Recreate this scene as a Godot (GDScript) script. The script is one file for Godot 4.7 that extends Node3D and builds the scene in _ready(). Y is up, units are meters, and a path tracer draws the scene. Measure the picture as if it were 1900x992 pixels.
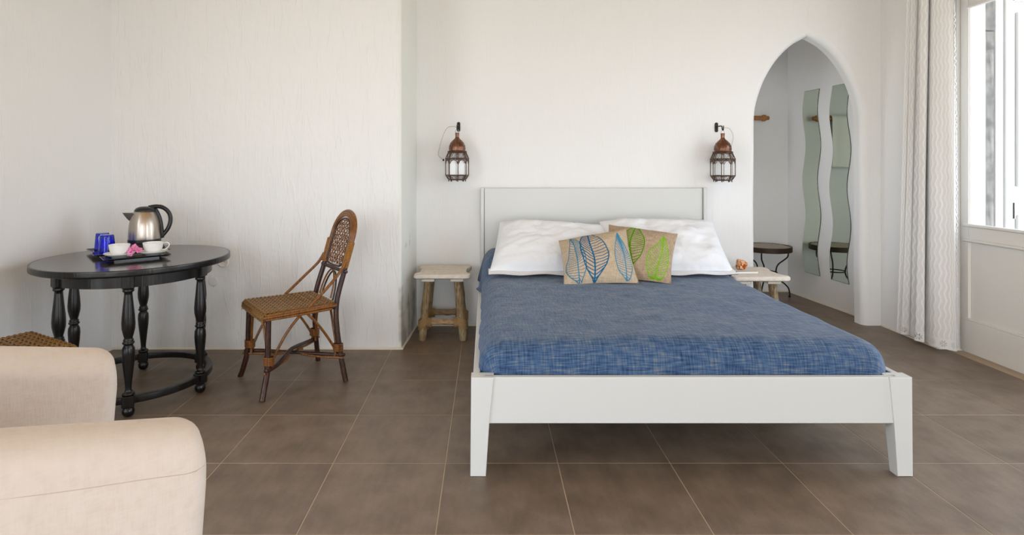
extends Node3D

# ---------------------------------------------------------------- mesh builder
class MB:
	var v := PackedVector3Array()
	var n := PackedVector3Array()
	var uv := PackedVector2Array()
	var ix := PackedInt32Array()

	func add(p: Vector3, nn := Vector3.ZERO, t := Vector2.ZERO) -> int:
		v.append(p); n.append(nn); uv.append(t)
		return v.size() - 1

	func tri(a: int, b: int, c: int) -> void:   # counter-clockwise seen from outside
		ix.append(a); ix.append(c); ix.append(b)

	func quad(a: int, b: int, c: int, d: int) -> void:
		tri(a, b, c); tri(a, c, d)

	func quad_out(a: int, b: int, c: int, d: int, out: Vector3) -> void:
		if (v[b] - v[a]).cross(v[c] - v[a]).dot(out) < 0.0: quad(d, c, b, a)
		else: quad(a, b, c, d)

	func face(a: Vector3, b: Vector3, c: Vector3, d: Vector3) -> void:   # flat, counter-clockwise
		var nn := (c - a).cross(d - b).normalized()
		var su := a.distance_to(b)
		var sv := a.distance_to(d)
		quad(add(a, nn, Vector2(0, 0)), add(b, nn, Vector2(su, 0)), add(c, nn, Vector2(su, sv)), add(d, nn, Vector2(0, sv)))

	func xf(t: Transform3D, start := 0) -> void:
		for k in range(start, v.size()):
			v[k] = t * v[k]
			n[k] = (t.basis * n[k])

	# box with chamfered edges
	func box(c: Vector3, s: Vector3, bev := 0.003, b := Basis()) -> void:
		var base := v.size()
		var h := s * 0.5
		bev = minf(bev, minf(h.x, minf(h.y, h.z)) * 0.9)
		for k in 3:
			for bits in 8:
				var p := Vector3.ZERO
				for j in 3:
					var sg := 1.0 if bits & (1 << j) else -1.0
					p[j] = sg * (h[j] - (bev if j != k else 0.0))
				var nn := Vector3.ZERO
				nn[k] = 1.0 if bits & (1 << k) else -1.0
				add(c + b * p, b * nn, Vector2(p[(k + 1) % 3], p[(k + 2) % 3]) + Vector2(c.x, c.y))
		for k in 3:
			var j := (k + 1) % 3
			var l := (k + 2) % 3
			for s2 in 2:
				var o := (s2 << k)
				var q: int = base + k * 8 + o
				var dir := Vector3.ZERO
				dir[k] = 1.0 if s2 else -1.0
				quad_out(q, q + (1 << j), q + (1 << j) + (1 << l), q + (1 << l), b * dir)
			for sk in 2:
				for sj in 2:
					var o2 := (sk << k) | (sj << j)
					var dir2 := Vector3.ZERO
					dir2[k] = 1.0 if sk else -1.0
					dir2[j] = 1.0 if sj else -1.0
					quad_out(base + k * 8 + o2, base + k * 8 + o2 + (1 << l), base + j * 8 + o2 + (1 << l), base + j * 8 + o2, b * dir2)
		for bits in 8:
			var dir3 := b * Vector3(1.0 if bits & 1 else -1.0, 1.0 if bits & 2 else -1.0, 1.0 if bits & 4 else -1.0)
			var a0 := base + bits
			var a1 := base + 8 + bits
			var a2 := base + 16 + bits
			if (v[a1] - v[a0]).cross(v[a2] - v[a0]).dot(dir3) < 0.0: tri(a2, a1, a0)
			else: tri(a0, a1, a2)

	# a swept tube; rad is a number or an array; upv fixes the flat direction, flat squeezes the radius along it
	func tube(pts: PackedVector3Array, rad: Variant, seg := 8, closed := false, flat := 1.0, upv := Vector3.ZERO) -> void:
		var m := pts.size()
		var base := v.size()
		var nr := Vector3.ZERO
		var run := 0.0
		var rings := m + (1 if closed else 0)
		for k in rings:
			var kk := k % m
			var p: Vector3 = pts[kk]
			var t: Vector3
			if closed: t = (pts[(kk + 1) % m] - pts[(kk + m - 1) % m]).normalized()
			else: t = (pts[mini(kk + 1, m - 1)] - pts[maxi(kk - 1, 0)]).normalized()
			if upv != Vector3.ZERO: nr = (upv - t * upv.dot(t)).normalized()
			elif nr == Vector3.ZERO:
				var hint := Vector3.UP if absf(t.y) < 0.9 else Vector3.RIGHT
				nr = (hint - t * hint.dot(t)).normalized()
			else: nr = (nr - t * nr.dot(t)).normalized()
			var bn := t.cross(nr)
			var r: float = rad if (rad is float or rad is int) else rad[kk]
			if k > 0: run += p.distance_to(pts[(k - 1) % m])
			for s in seg + 1:
				var a := TAU * s / seg
				var nn := (nr * cos(a) + bn * sin(a) * flat).normalized()
				add(p + nr * cos(a) * r * flat + bn * sin(a) * r, nn, Vector2(r * a, run))
		var w := seg + 1
		for k in rings - 1:
			for s in seg:
				var q := base + k * w + s
				quad(q, q + 1, q + w + 1, q + w)
		if not closed:
			for e in 2:
				var q0 := base + (0 if e == 0 else (rings - 1) * w)
				var d: Vector3 = (pts[0] - pts[1]).normalized() if e == 0 else (pts[m - 1] - pts[m - 2]).normalized()
				var r2: float = rad if (rad is float or rad is int) else rad[0 if e == 0 else m - 1]
				var cc := add(pts[0 if e == 0 else m - 1] + d * r2 * 0.25, d)
				var first := v.size()
				for s in w: add(v[q0 + s], (d + n[q0 + s] * 0.4).normalized(), uv[q0 + s])
				for s in seg:
					if e == 0: tri(cc, first + s + 1, first + s)
					else: tri(cc, first + s, first + s + 1)

	# a turned profile of (radius, height), bottom to top; a repeated point makes a sharp edge
	func lathe(prof: PackedVector2Array, seg := 24) -> void:
		var base := v.size()
		var i0 := ix.size()
		var w := seg + 1
		var run := 0.0
		for k in prof.size():
			if k > 0: run += prof[k].distance_to(prof[k - 1])
			for s in w:
				var a := TAU * s / seg
				add(Vector3(prof[k].x * cos(a), prof[k].y, prof[k].x * sin(a)), Vector3.ZERO, Vector2(float(s) / seg, run))
		for k in prof.size() - 1:
			if prof[k].distance_to(prof[k + 1]) < 1e-6: continue
			for s in seg:
				var q := base + k * w + s
				quad(q, q + w, q + w + 1, q + 1)
		_normals(base, i0)
		for k in prof.size():      # close the seam
			var s0 := base + k * w
			var nn := (n[s0] + n[s0 + seg]).normalized()
			n[s0] = nn; n[s0 + seg] = nn

	# rows of points from f(u, v); counter-clockwise when u goes right and v goes up
	func grid(nu: int, nv: int, f: Callable, su := 1.0, sv := 1.0, flip := false) -> void:
		var base := v.size()
		var i0 := ix.size()
		for j in nv + 1:
			for i in nu + 1:
				var u := float(i) / nu
				var t := float(j) / nv
				add(f.call(u, t), Vector3.ZERO, Vector2(u * su, t * sv))
		for j in nv:
			for i in nu:
				var q := base + j * (nu + 1) + i
				if flip: quad(q, q + nu + 1, q + nu + 2, q + 1)
				else: quad(q, q + 1, q + nu + 2, q + nu + 1)
		_normals(base, i0)

	# a sheet with thickness
	func sheet(nu: int, nv: int, f: Callable, thick: float, su := 1.0, sv := 1.0) -> void:
		var base := v.size()
		grid(nu, nv, f, su, sv)
		var cnt := v.size() - base
		for k in cnt: add(v[base + k] - n[base + k] * thick, -n[base + k], uv[base + k])
		var w := nu + 1
		for j in nv:
			for i in nu:
				var q := base + cnt + j * w + i
				quad(q, q + w, q + w + 1, q + 1)
		for i in nu:
			var a := base + i
			var b := base + nv * w + i
			quad(a + cnt, a + 1 + cnt, a + 1, a)
			quad(b, b + 1, b + 1 + cnt, b + cnt)
		for j in nv:
			var a := base + j * w
			var b := base + j * w + nu
			quad(a, a + w, a + w + cnt, a + cnt)
			quad(b + cnt, b + w + cnt, b + w, b)

	# outline (counter-clockwise, in the xy plane) from z0 to z1 with chamfered rims
	func prism(poly: PackedVector2Array, z0: float, z1: float, bev := 0.002, smooth := false) -> void:
		var m := poly.size()
		var ins := PackedVector2Array()
		var nor := PackedVector2Array()
		for k in m:
			var e0 := (poly[k] - poly[(k + m - 1) % m]).normalized()
			var e1 := (poly[(k + 1) % m] - poly[k]).normalized()
			var n0 := Vector2(e0.y, -e0.x)
			var n1 := Vector2(e1.y, -e1.x)
			var mid := (n0 + n1).normalized()
			nor.append(mid)
			ins.append(poly[k] - mid * bev / maxf(0.4, mid.dot(n0)))
		var cap := Geometry2D.triangulate_polygon(ins)
		for side in 2:
			var first := v.size()
			for k in m: add(Vector3(ins[k].x, ins[k].y, z1 if side else z0), Vector3(0, 0, 1 if side else -1), ins[k])
			for k in range(0, cap.size(), 3):
				var a := first + cap[k]
				var b := first + cap[k + 1]
				var c := first + cap[k + 2]
				var up := (v[b] - v[a]).cross(v[c] - v[a]).z > 0.0
				if up == (side == 1): tri(a, b, c)
				else: tri(c, b, a)
		var zs := [z0, z0 + bev, z1 - bev, z1]
		for k in m:
			var k2 := (k + 1) % m
			var e := (poly[k2] - poly[k]).normalized()
			var fn := Vector3(e.y, -e.x, 0)
			var na := Vector3(nor[k].x, nor[k].y, 0) if smooth else fn
			var nb := Vector3(nor[k2].x, nor[k2].y, 0) if smooth else fn
			var rows := []
			for r in 4:
				var rim := r == 0 or r == 3
				var pa: Vector2 = ins[k] if rim else poly[k]
				var pb: Vector2 = ins[k2] if rim else poly[k2]
				var za := Vector3(0, 0, -1) if r == 0 else Vector3(0, 0, 1)
				rows.append([add(Vector3(pa.x, pa.y, zs[r]), za if rim else na, Vector2(pa.x + zs[r], pa.y)), add(Vector3(pb.x, pb.y, zs[r]), za if rim else nb, Vector2(pb.x + zs[r], pb.y))])
			for r in 3: quad(rows[r][0], rows[r][1], rows[r + 1][1], rows[r + 1][0])

	# eight corners (bottom four counter-clockwise seen from above, then top four)
	func hexa(c: Array) -> void:
		face(c[3], c[2], c[1], c[0]); face(c[4], c[5], c[6], c[7])
		for k in 4: face(c[k], c[(k + 1) % 4], c[4 + (k + 1) % 4], c[4 + k])

	func ball(c: Vector3, r: Vector3, seg := 12) -> void:
		var p := PackedVector2Array()
		for k in seg / 2 + 1:
			var a := -PI / 2 + PI * k / (seg / 2)
			p.append(Vector2(cos(a), sin(a)))
		var st := v.size()
		lathe(p, seg)
		xf(Transform3D(Basis.from_scale(r), c), st)

	func _normals(start: int, from: int) -> void:
		var acc := PackedVector3Array()
		acc.resize(v.size() - start)
		for k in range(from, ix.size(), 3):
			var a := ix[k]
			var b := ix[k + 1]
			var c := ix[k + 2]
			var fn := (v[c] - v[a]).cross(v[b] - v[a])
			acc[a - start] += fn; acc[b - start] += fn; acc[c - start] += fn
		for k in acc.size():
			if n[start + k] == Vector3.ZERO: n[start + k] = acc[k].normalized()

	func mesh() -> ArrayMesh:
		for k in n.size(): n[k] = n[k].normalized() if n[k].length() > 1e-9 else Vector3.UP
		var arr := []
		arr.resize(Mesh.ARRAY_MAX)
		arr[Mesh.ARRAY_VERTEX] = v; arr[Mesh.ARRAY_NORMAL] = n; arr[Mesh.ARRAY_TEX_UV] = uv; arr[Mesh.ARRAY_INDEX] = ix
		var st := SurfaceTool.new()
		var am := ArrayMesh.new()
		am.add_surface_from_arrays(Mesh.PRIMITIVE_TRIANGLES, arr)
		st.create_from(am, 0)
		st.generate_tangents()
		return st.commit()

# ---------------------------------------------------------------- small helpers
var M := {}
var taken := {}

func W(x: float, y: float, d: float) -> Vector3:   # d is the distance in front of the camera's plane
	return Vector3(x, y, -d)

func numbered(called: String) -> String:
	var c: int = taken.get(called, 0)
	taken[called] = c + 1
	return called if c == 0 else "%s_%03d" % [called, c]

func obj(called: String, mb: MB, m: Material, parent: Node = null) -> MeshInstance3D:
	return inst(called, mb.mesh(), m, parent)

func inst(called: String, mesh: Mesh, m: Material, parent: Node = null) -> MeshInstance3D:
	var o := MeshInstance3D.new()
	o.name = called if parent else numbered(called)
	o.mesh = mesh
	o.material_override = m
	if parent: parent.add_child(o, true)
	else: add_child(o)
	return o

func tag(o: Node, label: String, category: String, group := "") -> Node:
	o.set_meta("label", label); o.set_meta("category", category)
	if group: o.set_meta("group", group)
	return o

func thing(called: String, label: String, category: String, at := Vector3.ZERO, turn := 0.0, group := "") -> Node3D:
	var o := Node3D.new()
	o.name = numbered(called)
	o.position = at; o.rotation.y = turn
	add_child(o)
	tag(o, label, category, group)
	return o

func struct(called: String, mb: MB, m: Material, label: String, category: String) -> MeshInstance3D:
	var o := obj(called, mb, m)
	o.set_meta("kind", "structure")
	tag(o, label, category)
	return o

func V3(a: Array) -> PackedVector3Array:
	var r := PackedVector3Array()
	for k in range(0, a.size(), 3): r.append(Vector3(a[k], a[k + 1], a[k + 2]))
	return r

func V2(a: Array) -> PackedVector2Array:
	var r := PackedVector2Array()
	for k in range(0, a.size(), 2): r.append(Vector2(a[k], a[k + 1]))
	return r

func spline(p: PackedVector3Array, per := 6, closed := false) -> PackedVector3Array:
	var r := PackedVector3Array()
	var m := p.size()
	var spans := m if closed else m - 1
	for k in spans:
		var a := p[(k + m - 1) % m] if closed else p[maxi(k - 1, 0)]
		var d := p[(k + 2) % m] if closed else p[mini(k + 2, m - 1)]
		for s in per: r.append(p[k].cubic_interpolate(p[(k + 1) % m], a, d, float(s) / per))
	if not closed: r.append(p[m - 1])
	return r

func spline2(p: PackedVector2Array, per := 6, closed := false) -> PackedVector2Array:
	var q := PackedVector3Array()
	for k in p: q.append(Vector3(k.x, k.y, 0))
	var r := PackedVector2Array()
	for k in spline(q, per, closed): r.append(Vector2(k.x, k.y))
	return r

func along(p: PackedVector3Array, t: float) -> Vector3:
	var f := clampf(t, 0, 1) * (p.size() - 1)
	var k := mini(int(f), p.size() - 2)
	return p[k].lerp(p[k + 1], f - k)

# ---------------------------------------------------------------- pictures and materials
func noise(freq: float, oct := 4, sd := 1, kind := FastNoiseLite.TYPE_SIMPLEX_SMOOTH) -> FastNoiseLite:
	var f := FastNoiseLite.new()
	f.seed = sd; f.frequency = freq; f.noise_type = kind
	f.fractal_type = FastNoiseLite.FRACTAL_FBM; f.fractal_octaves = oct
	return f

func field(w: int, h: int, sw: int, sh: int, freq: float, oct := 4, sd := 1) -> PackedByteArray:   # seamless noise, made sw by sh and stretched
	var im := noise(freq, oct, sd).get_seamless_image(sw, sh)
	im.convert(Image.FORMAT_L8)
	if sw != w or sh != h: im.resize(w, h, Image.INTERPOLATE_CUBIC)
	return im.get_data()

func tint_tex(w: int, h: int, fields: Array, weights: Array, ramp: Gradient, alpha := PackedByteArray()) -> ImageTexture:
	var out := PackedByteArray()
	out.resize(w * h * 4)
	var lut := []
	for k in 256: lut.append(ramp.sample(k / 255.0))
	for k in w * h:
		var s := 0.0
		for f in fields.size(): s += (fields[f][k] - 128.0) * weights[f]
		var c: Color = lut[clampi(int(128.0 + s), 0, 255)]
		out[k * 4] = c.r8; out[k * 4 + 1] = c.g8; out[k * 4 + 2] = c.b8
		out[k * 4 + 3] = alpha[k] if alpha.size() else 255
	return ImageTexture.create_from_image(Image.create_from_data(w, h, false, Image.FORMAT_RGBA8, out))

func grad(cols: Array) -> Gradient:
	var g := Gradient.new()
	g.offsets = PackedFloat32Array(); g.colors = PackedColorArray()
	var off := PackedFloat32Array()
	var cc := PackedColorArray()
	for k in cols.size():
		off.append(float(k) / (cols.size() - 1)); cc.append(Color(cols[k]))
	g.offsets = off; g.colors = cc
	return g

func normal_tex(w: int, h: int, height: PackedFloat32Array, scale: float) -> ImageTexture:
	var im := Image.create_from_data(w, h, false, Image.FORMAT_RF, height.to_byte_array())
	im.bump_map_to_normal_map(scale)
	im.convert(Image.FORMAT_RGB8)
	return ImageTexture.create_from_image(im)

func mat(c: String, rough := 0.6, metal := 0.0) -> StandardMaterial3D:
	var m := StandardMaterial3D.new()
	m.albedo_color = Color(c); m.roughness = rough; m.metallic = metal
	return m

func tri_map(m: StandardMaterial3D, scale: Vector3, world := false) -> void:
	m.uv1_triplanar = true; m.uv1_world_triplanar = world; m.uv1_scale = scale

func wood(cols: Array, rough: float, scale: Vector3, sd := 3, bump := 0.6, across := false) -> StandardMaterial3D:   # grain runs along y of the object, or across it
	var m := mat("ffffff", rough)
	var a := field(256, 256, 16 if across else 256, 256 if across else 16, 0.06, 4, sd)
	var b := field(256, 256, 256, 256, 0.03, 4, sd + 7)
	m.albedo_texture = tint_tex(256, 256, [a, b], [0.8, 0.6], grad(cols))
	var hh := PackedFloat32Array()
	for k in a.size(): hh.append(a[k] / 255.0 + b[k] / 700.0)
	m.normal_enabled = true
	m.normal_texture = normal_tex(256, 256, hh, 3.0)
	m.normal_scale = bump
	tri_map(m, scale)
	return m

func make_materials() -> void:
	var rng := RandomNumberGenerator.new()
	rng.seed = 11
	# lime plaster with trowel drips
	var n := 1024
	var f1 := field(n, n, 256, 256, 0.02, 4, 21)
	var f2 := field(n, n, 512, 64, 0.05, 3, 22)
	var hh := PackedFloat32Array()
	hh.resize(n * n)
	for k in n * n: hh[k] = f1[k] / 255.0 * 1.6 + f2[k] / 255.0 * 0.35
	for s in 760:
		var x := fposmod(rng.randfn(n * (0.3 + 0.4 * float(s % 2)), n * 0.16), n)
		var y := rng.randf() * n
		var ln := rng.randi_range(24, 150)
		var lean := rng.randf_range(-0.03, 0.10)
		var curve := rng.randf_range(-0.0016, 0.0016)
		var amp := rng.randf_range(0.08, 0.42)
		var wd := rng.randf_range(0.9, 1.7)
		for t in ln:
			var cx := x + lean * t + curve * t * t
			var fade := sin(PI * t / ln)
			var yy := (int(y) + t) % n
			for dx in range(-5, 6):
				var xi := (int(cx) + dx + 4 * n) % n
				var q := (float(int(cx) + dx) - cx) / wd
				hh[yy * n + xi] += amp * fade * exp(-q * q)
	var pl_n := normal_tex(n, n, hh, 5.0)
	for e in [["plaster", 0.55, "f0f0ef"], ["plaster_rough", 0.44, "f0f0ef"], ["plaster_soft", 0.2, "f0f0ef"]]:
		var m := mat(e[2], 0.85)
		m.normal_enabled = true; m.normal_texture = pl_n; m.normal_scale = e[1]
		m.metallic_specular = 0.3
		tri_map(m, Vector3(0.55, 0.55, 0.55), true)
		M[e[0]] = m
	# damp-stained plaster of the return beside the stool
	M.ceiling = mat("dcba88", 0.9)
	# floor tiles
	var t1 := field(512, 512, 512, 512, 0.012, 5, 31)
	var t2 := field(512, 512, 512, 512, 0.2, 2, 32)
	var t3 := field(512, 512, 512, 128, 0.06, 3, 33)
	var th := PackedFloat32Array()
	for k in t1.size(): th.append(t1[k] / 255.0 * 0.6 + t2[k] / 255.0 * 0.2)
	var tn := normal_tex(512, 512, th, 2.0)
	var bases := [["655649", "776758", "877667"], ["615346", "746455", "837364"], ["68594c", "7a6a5b", "8a796a"]]
	for k in 3:
		var m := mat("ffffff", 0.42)
		m.albedo_texture = tint_tex(512, 512, [t1, t2, t3], [0.75, 0.25, 0.3], grad(bases[k]))
		m.normal_enabled = true; m.normal_texture = tn; m.normal_scale = 0.22
		m.metallic_specular = 0.5
		tri_map(m, Vector3(0.9, 0.9, 0.9), true)
		M["tile%d" % k] = m
	M.grout = mat("b9a68f", 0.9)
	M.skirt = mat("e8e0d0", 0.8)
	# whites
	M.white_lacquer = mat("d6d7d4", 0.32)
	M.white_door = mat("efece6", 0.45)
	M.glass = mat("ffffff", 0.02)
	M.glass.albedo_color = Color(1, 1, 1, 0.04)
	M.glass.transparency = BaseMaterial3D.TRANSPARENCY_ALPHA
	# blue chambray
	var w1 := field(1024, 1024, 96, 1024, 0.09, 3, 41)
	var w2 := field(1024, 1024, 1024, 96, 0.09, 3, 42)
	var w3 := field(1024, 1024, 256, 256, 0.02, 3, 43)
	var m := mat("ffffff", 0.75)
	m.albedo_texture = tint_tex(1024, 1024, [w1, w2, w3], [0.75, 0.55, 0.25], grad(["1f3049", "30496a", "425d80", "5e6b7e", "87857f"]))
	var wh := PackedFloat32Array()
	for k in w1.size(): wh.append((w1[k] + w2[k]) / 255.0)
	m.normal_enabled = true; m.normal_texture = normal_tex(1024, 1024, wh, 2.0); m.normal_scale = 0.5
	m.rim_enabled = true; m.rim = 0.35; m.rim_tint = 0.2
	m.metallic_specular = 0.25
	M.blue_cloth = m
	# white cotton
	m = mat("e9ebef", 0.85)
	m.metallic_specular = 0.2
	var cw := PackedFloat32Array()
	var c1 := field(512, 512, 512, 512, 0.012, 3, 51)
	for k in c1.size(): cw.append(c1[k] / 255.0)
	m.normal_enabled = true; m.normal_texture = normal_tex(512, 512, cw, 8.0); m.normal_scale = 0.5
	M.cotton = m
	# cream slip cover
	var s1 := field(512, 512, 64, 512, 0.12, 2, 61)
	var s2 := field(512, 512, 512, 64, 0.12, 2, 62)
	var s3 := field(512, 512, 512, 512, 0.02, 4, 63)
	m = mat("ffffff", 0.9)
	m.albedo_texture = tint_tex(512, 512, [s1, s2, s3], [0.2, 0.2, 0.4], grad(["c6b8ac", "d2c6bc", "d9cec5"]))
	var sh := PackedFloat32Array()
	for k in s1.size(): sh.append((s1[k] + s2[k]) / 255.0)
	m.normal_enabled = true; m.normal_texture = normal_tex(512, 512, sh, 1.5); m.normal_scale = 0.35
	m.metallic_specular = 0.15
	tri_map(m, Vector3(3, 3, 3))
	M.slip = m
	# black-brown painted wood
	m = wood(["070606", "0e0c0b", "1a1613"], 0.28, Vector3(3, 1, 3), 71, 0.25)
	M.black_wood = m
	m = wood(["1c1917", "302b27", "5a5048"], 0.13, Vector3(2, 2, 2), 72, 0.05)
	m.metallic_specular = 0.75
	M.black_top = m
	# rattan
	M.cane = wood(["3d200a", "7d4b18", "ab7430"], 0.34, Vector3(12, 4, 12), 81, 0.3)
	M.cane_pale = wood(["6e4516", "9a6826", "bd8a40"], 0.4, Vector3(14, 14, 14), 82, 0.4)
	M.cane_dark = wood(["190b06", "33180d", "6b3a1a"], 0.36, Vector3(9, 5, 9), 83, 0.4)
	M.weave = wood(["4e3112", "85602c", "b08648"], 0.45, Vector3(16, 16, 16), 84, 0.4)
	M.weave_under = mat("2a1a0c", 0.8)
	# logs, rope, whitewashed slab
	M.log = wood(["54432f", "8f7b5c", "c6b493"], 0.85, Vector3(8, 2.5, 8), 91, 1.2)
	M.log_side = wood(["5a442e", "a88a68", "cdb698"], 0.85, Vector3(2.5, 8, 8), 92, 1.0, true)
	M.rope = wood(["7d6140", "a5855a", "c2a478"], 0.9, Vector3(40, 40, 40), 93, 1.0)
	m = wood(["cdbca8", "e2d9cd", "ebe6dd"], 0.75, Vector3(2.5, 4, 4), 94, 0.5, true)
	M.whitewash = m
	# metals, glass, china
	m = mat("b5aba0", 0.3, 1.0)
	var bs := field(256, 256, 256, 4, 0.12, 3, 101)
	var bh := PackedFloat32Array()
	for k in bs.size(): bh.append(bs[k] / 255.0)
	m.normal_enabled = true; m.normal_texture = normal_tex(256, 256, bh, 1.5); m.normal_scale = 0.25
	m.uv1_scale = Vector3(2, 1, 1)
	M.steel = m
	M.black_plastic = mat("17181a", 0.35)
	M.black_lacquer = mat("0e0e10", 0.14)
	M.porcelain = mat("f3f2ef", 0.12)
	m = mat("1030ff", 0.03)
	m.albedo_color = Color("1a4cff", 0.0)
	m.refraction_enabled = true; m.refraction_scale = 0.05
	M.cobalt = m
	M.petal = mat("f795c8", 0.6)
	M.petal.backlight_enabled = true; M.petal.backlight = Color(0.5, 0.2, 0.35)
	M.petal_heart = mat("d8b860", 0.7)
	m = wood(["33201a", "72503f", "b08a74"], 0.3, Vector3(16, 16, 16), 111, 0.5)
	m.metallic = 0.85
	M.copper = m
	m = wood(["2a1b14", "553a2c", "80604c"], 0.38, Vector3(20, 20, 20), 112, 0.5)
	m.metallic = 0.75
	M.bronze = m
	M.iron = mat("1f1a17", 0.5, 0.3)
	M.wire = mat("b9b3aa", 0.5, 0.4)
	M.brown_iron = mat("3a2a20", 0.5, 0.4)
	m = mat("ffffff", 0.05)
	m.albedo_color = Color(0.97, 1.0, 0.98, 0.14)
	m.transparency = BaseMaterial3D.TRANSPARENCY_ALPHA
	M.lamp_glass = m
	M.mirror = mat("d2dccf", 0.03, 1.0)
	M.mirror_edge = mat("3a4f45", 0.15)
	M.slip_seam = mat("c6b6a8", 0.9)
	M.linen_edge = mat("b8a284", 0.9)
	M.peg = wood(["7a4c1e", "a9713a", "c48d50"], 0.4, Vector3(10, 10, 10), 121, 0.2)
	M.towel = mat("f0efea", 0.95)
	M.shell = mat("ffffff", 0.35)
	var h1 := field(256, 256, 256, 256, 0.03, 4, 131)
	M.shell.albedo_texture = tint_tex(256, 256, [h1], [1.7], grad(["8a4326", "cf7a38", "eba968", "f6dfc6", "d98a54"]))
	M.shell.uv1_scale = Vector3(2, 1, 1)
	M.shell_inner = mat("c8642a", 0.2)
	M.paper = mat("f4f3f0", 0.7)
	M.cover = mat("d9d4cb", 0.5)
	M.plastic_white = mat("e9e6e0", 0.4)
	M.plastic_grey = mat("8d8a85", 0.4)
	# outdoors
	M.render_white = mat("cecdca", 0.9)
	M.terrace = mat("d8cfc0", 0.9)
	var st1 := field(256, 256, 256, 256, 0.02, 5, 141)
	var st2 := field(256, 256, 256, 32, 0.05, 3, 142)
	M.stone = mat("ffffff", 0.9)
	M.stone.albedo_texture = tint_tex(256, 256, [st1, st2], [1.3, 0.9], grad(["5c5a56", "7b7873", "96928a"]))
	tri_map(M.stone, Vector3(2, 2, 2), true)
	M.mosaic = [mat("a39684", 0.4), mat("8f8272", 0.4), mat("b5a995", 0.4)]
	make_curtain_materials()

func make_curtain_materials() -> void:
	var w := 256
	var out := PackedByteArray()
	out.resize(w * w * 4)
	var hh := PackedFloat32Array()
	hh.resize(w * w)
	for y in w:
		for x in w:
			var sx := x + 12.0 * sin(TAU * y / w)
			var p := fposmod(sx, 64.0) / 64.0
			var rib := smoothstep(0.0, 0.09, p) * (1.0 - smoothstep(0.42, 0.51, p))
			var k := y * w + x
			hh[k] = rib + 0.12 * sin(y * 1.2) * sin(x * 1.2)
			var c := int(lerpf(243, 254, rib))
			out[k * 4] = c; out[k * 4 + 1] = c - 1; out[k * 4 + 2] = c - 3
			out[k * 4 + 3] = int(lerpf(248, 255, rib))
	var m := mat("ffffff", 0.9)
	m.albedo_texture = ImageTexture.create_from_image(Image.create_from_data(w, w, false, Image.FORMAT_RGBA8, out))
	m.transparency = BaseMaterial3D.TRANSPARENCY_ALPHA
	m.normal_enabled = true; m.normal_texture = normal_tex(w, w, hh, 5.0); m.normal_scale = 0.4
	m.backlight_enabled = true; m.backlight = Color(0.28, 0.28, 0.275)
	m.metallic_specular = 0.1
	m.cull_mode = BaseMaterial3D.CULL_DISABLED
	M.curtain = m
	# hem with eyelet stars: slits cut through the cloth
	var hem := Image.create(w, w, false, Image.FORMAT_RGBA8)
	hem.fill(Color(0.98, 0.975, 0.965, 1))
	for k in 8:
		var a := TAU * k / 8.0 + PI / 8
		for t in 60:
			var r := 22.0 + t * 1.1
			var wdt := 7.0 * sin(PI * (t + 4.0) / 68.0)
			var p := Vector2(128, 128) + Vector2(cos(a), sin(a)) * r
			hem.fill_rect(Rect2i(int(p.x - wdt), int(p.y - wdt), int(wdt * 2), int(wdt * 2)), Color(0.98, 0.975, 0.965, 0))
	var h := mat("ffffff", 0.9)
	h.albedo_texture = ImageTexture.create_from_image(hem)
	h.transparency = BaseMaterial3D.TRANSPARENCY_ALPHA_SCISSOR
	h.alpha_scissor_threshold = 0.5
	h.backlight_enabled = true; h.backlight = Color(0.28, 0.28, 0.275)
	h.cull_mode = BaseMaterial3D.CULL_DISABLED
	M.hem = h

# linen with printed leaves
func leaf_print(leaves: Array, base: Array, sd: int) -> StandardMaterial3D:
	var n := 512
	var a := field(n, n, 64, 512, 0.12, 3, sd)
	var b := field(n, n, 512, 64, 0.12, 3, sd + 1)
	var tex := tint_tex(n, n, [a, b], [0.6, 0.6], grad(base))
	var im := tex.get_image()
	for lf in leaves:
		var col := Color(lf.color)
		var left := spline2(V2(lf.left), 10)
		var right := spline2(V2(lf.right), 10)
		var mid := spline2(V2(lf.mid), 10)
		for pl in [left, right]: stroke(im, pl, lf.w * 1.4, col)
		stroke(im, mid, lf.w * 1.7, col)
		for side in [left, right]:
			for k in lf.veins:
				var t: float = (k + 1.0) / (lf.veins + 1.0)
				var p0 := at2(mid, minf(0.08 + t * 0.92, 1.0))
				var p1 := at2(side, maxf(0.0, t * 0.95 - 0.1 * sin(PI * t)))
				var pm := p0.lerp(p1, 0.5) + Vector2(0, 0.012)
				stroke(im, spline2(PackedVector2Array([p0, pm, p1]), 6), lf.w * 1.1, col)
	var m := mat("ffffff", 0.9)
	m.albedo_texture = ImageTexture.create_from_image(im)
	var hh := PackedFloat32Array()
	for k in a.size(): hh.append((a[k] + b[k]) / 255.0)
	m.normal_enabled = true; m.normal_texture = normal_tex(n, n, hh, 2.5); m.normal_scale = 0.6
	m.metallic_specular = 0.15
	return m

func at2(p: PackedVector2Array, t: float) -> Vector2:
	var f := clampf(t, 0, 1) * (p.size() - 1)
	var k := mini(int(f), p.size() - 2)
	return p[k].lerp(p[k + 1], f - k)

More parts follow.
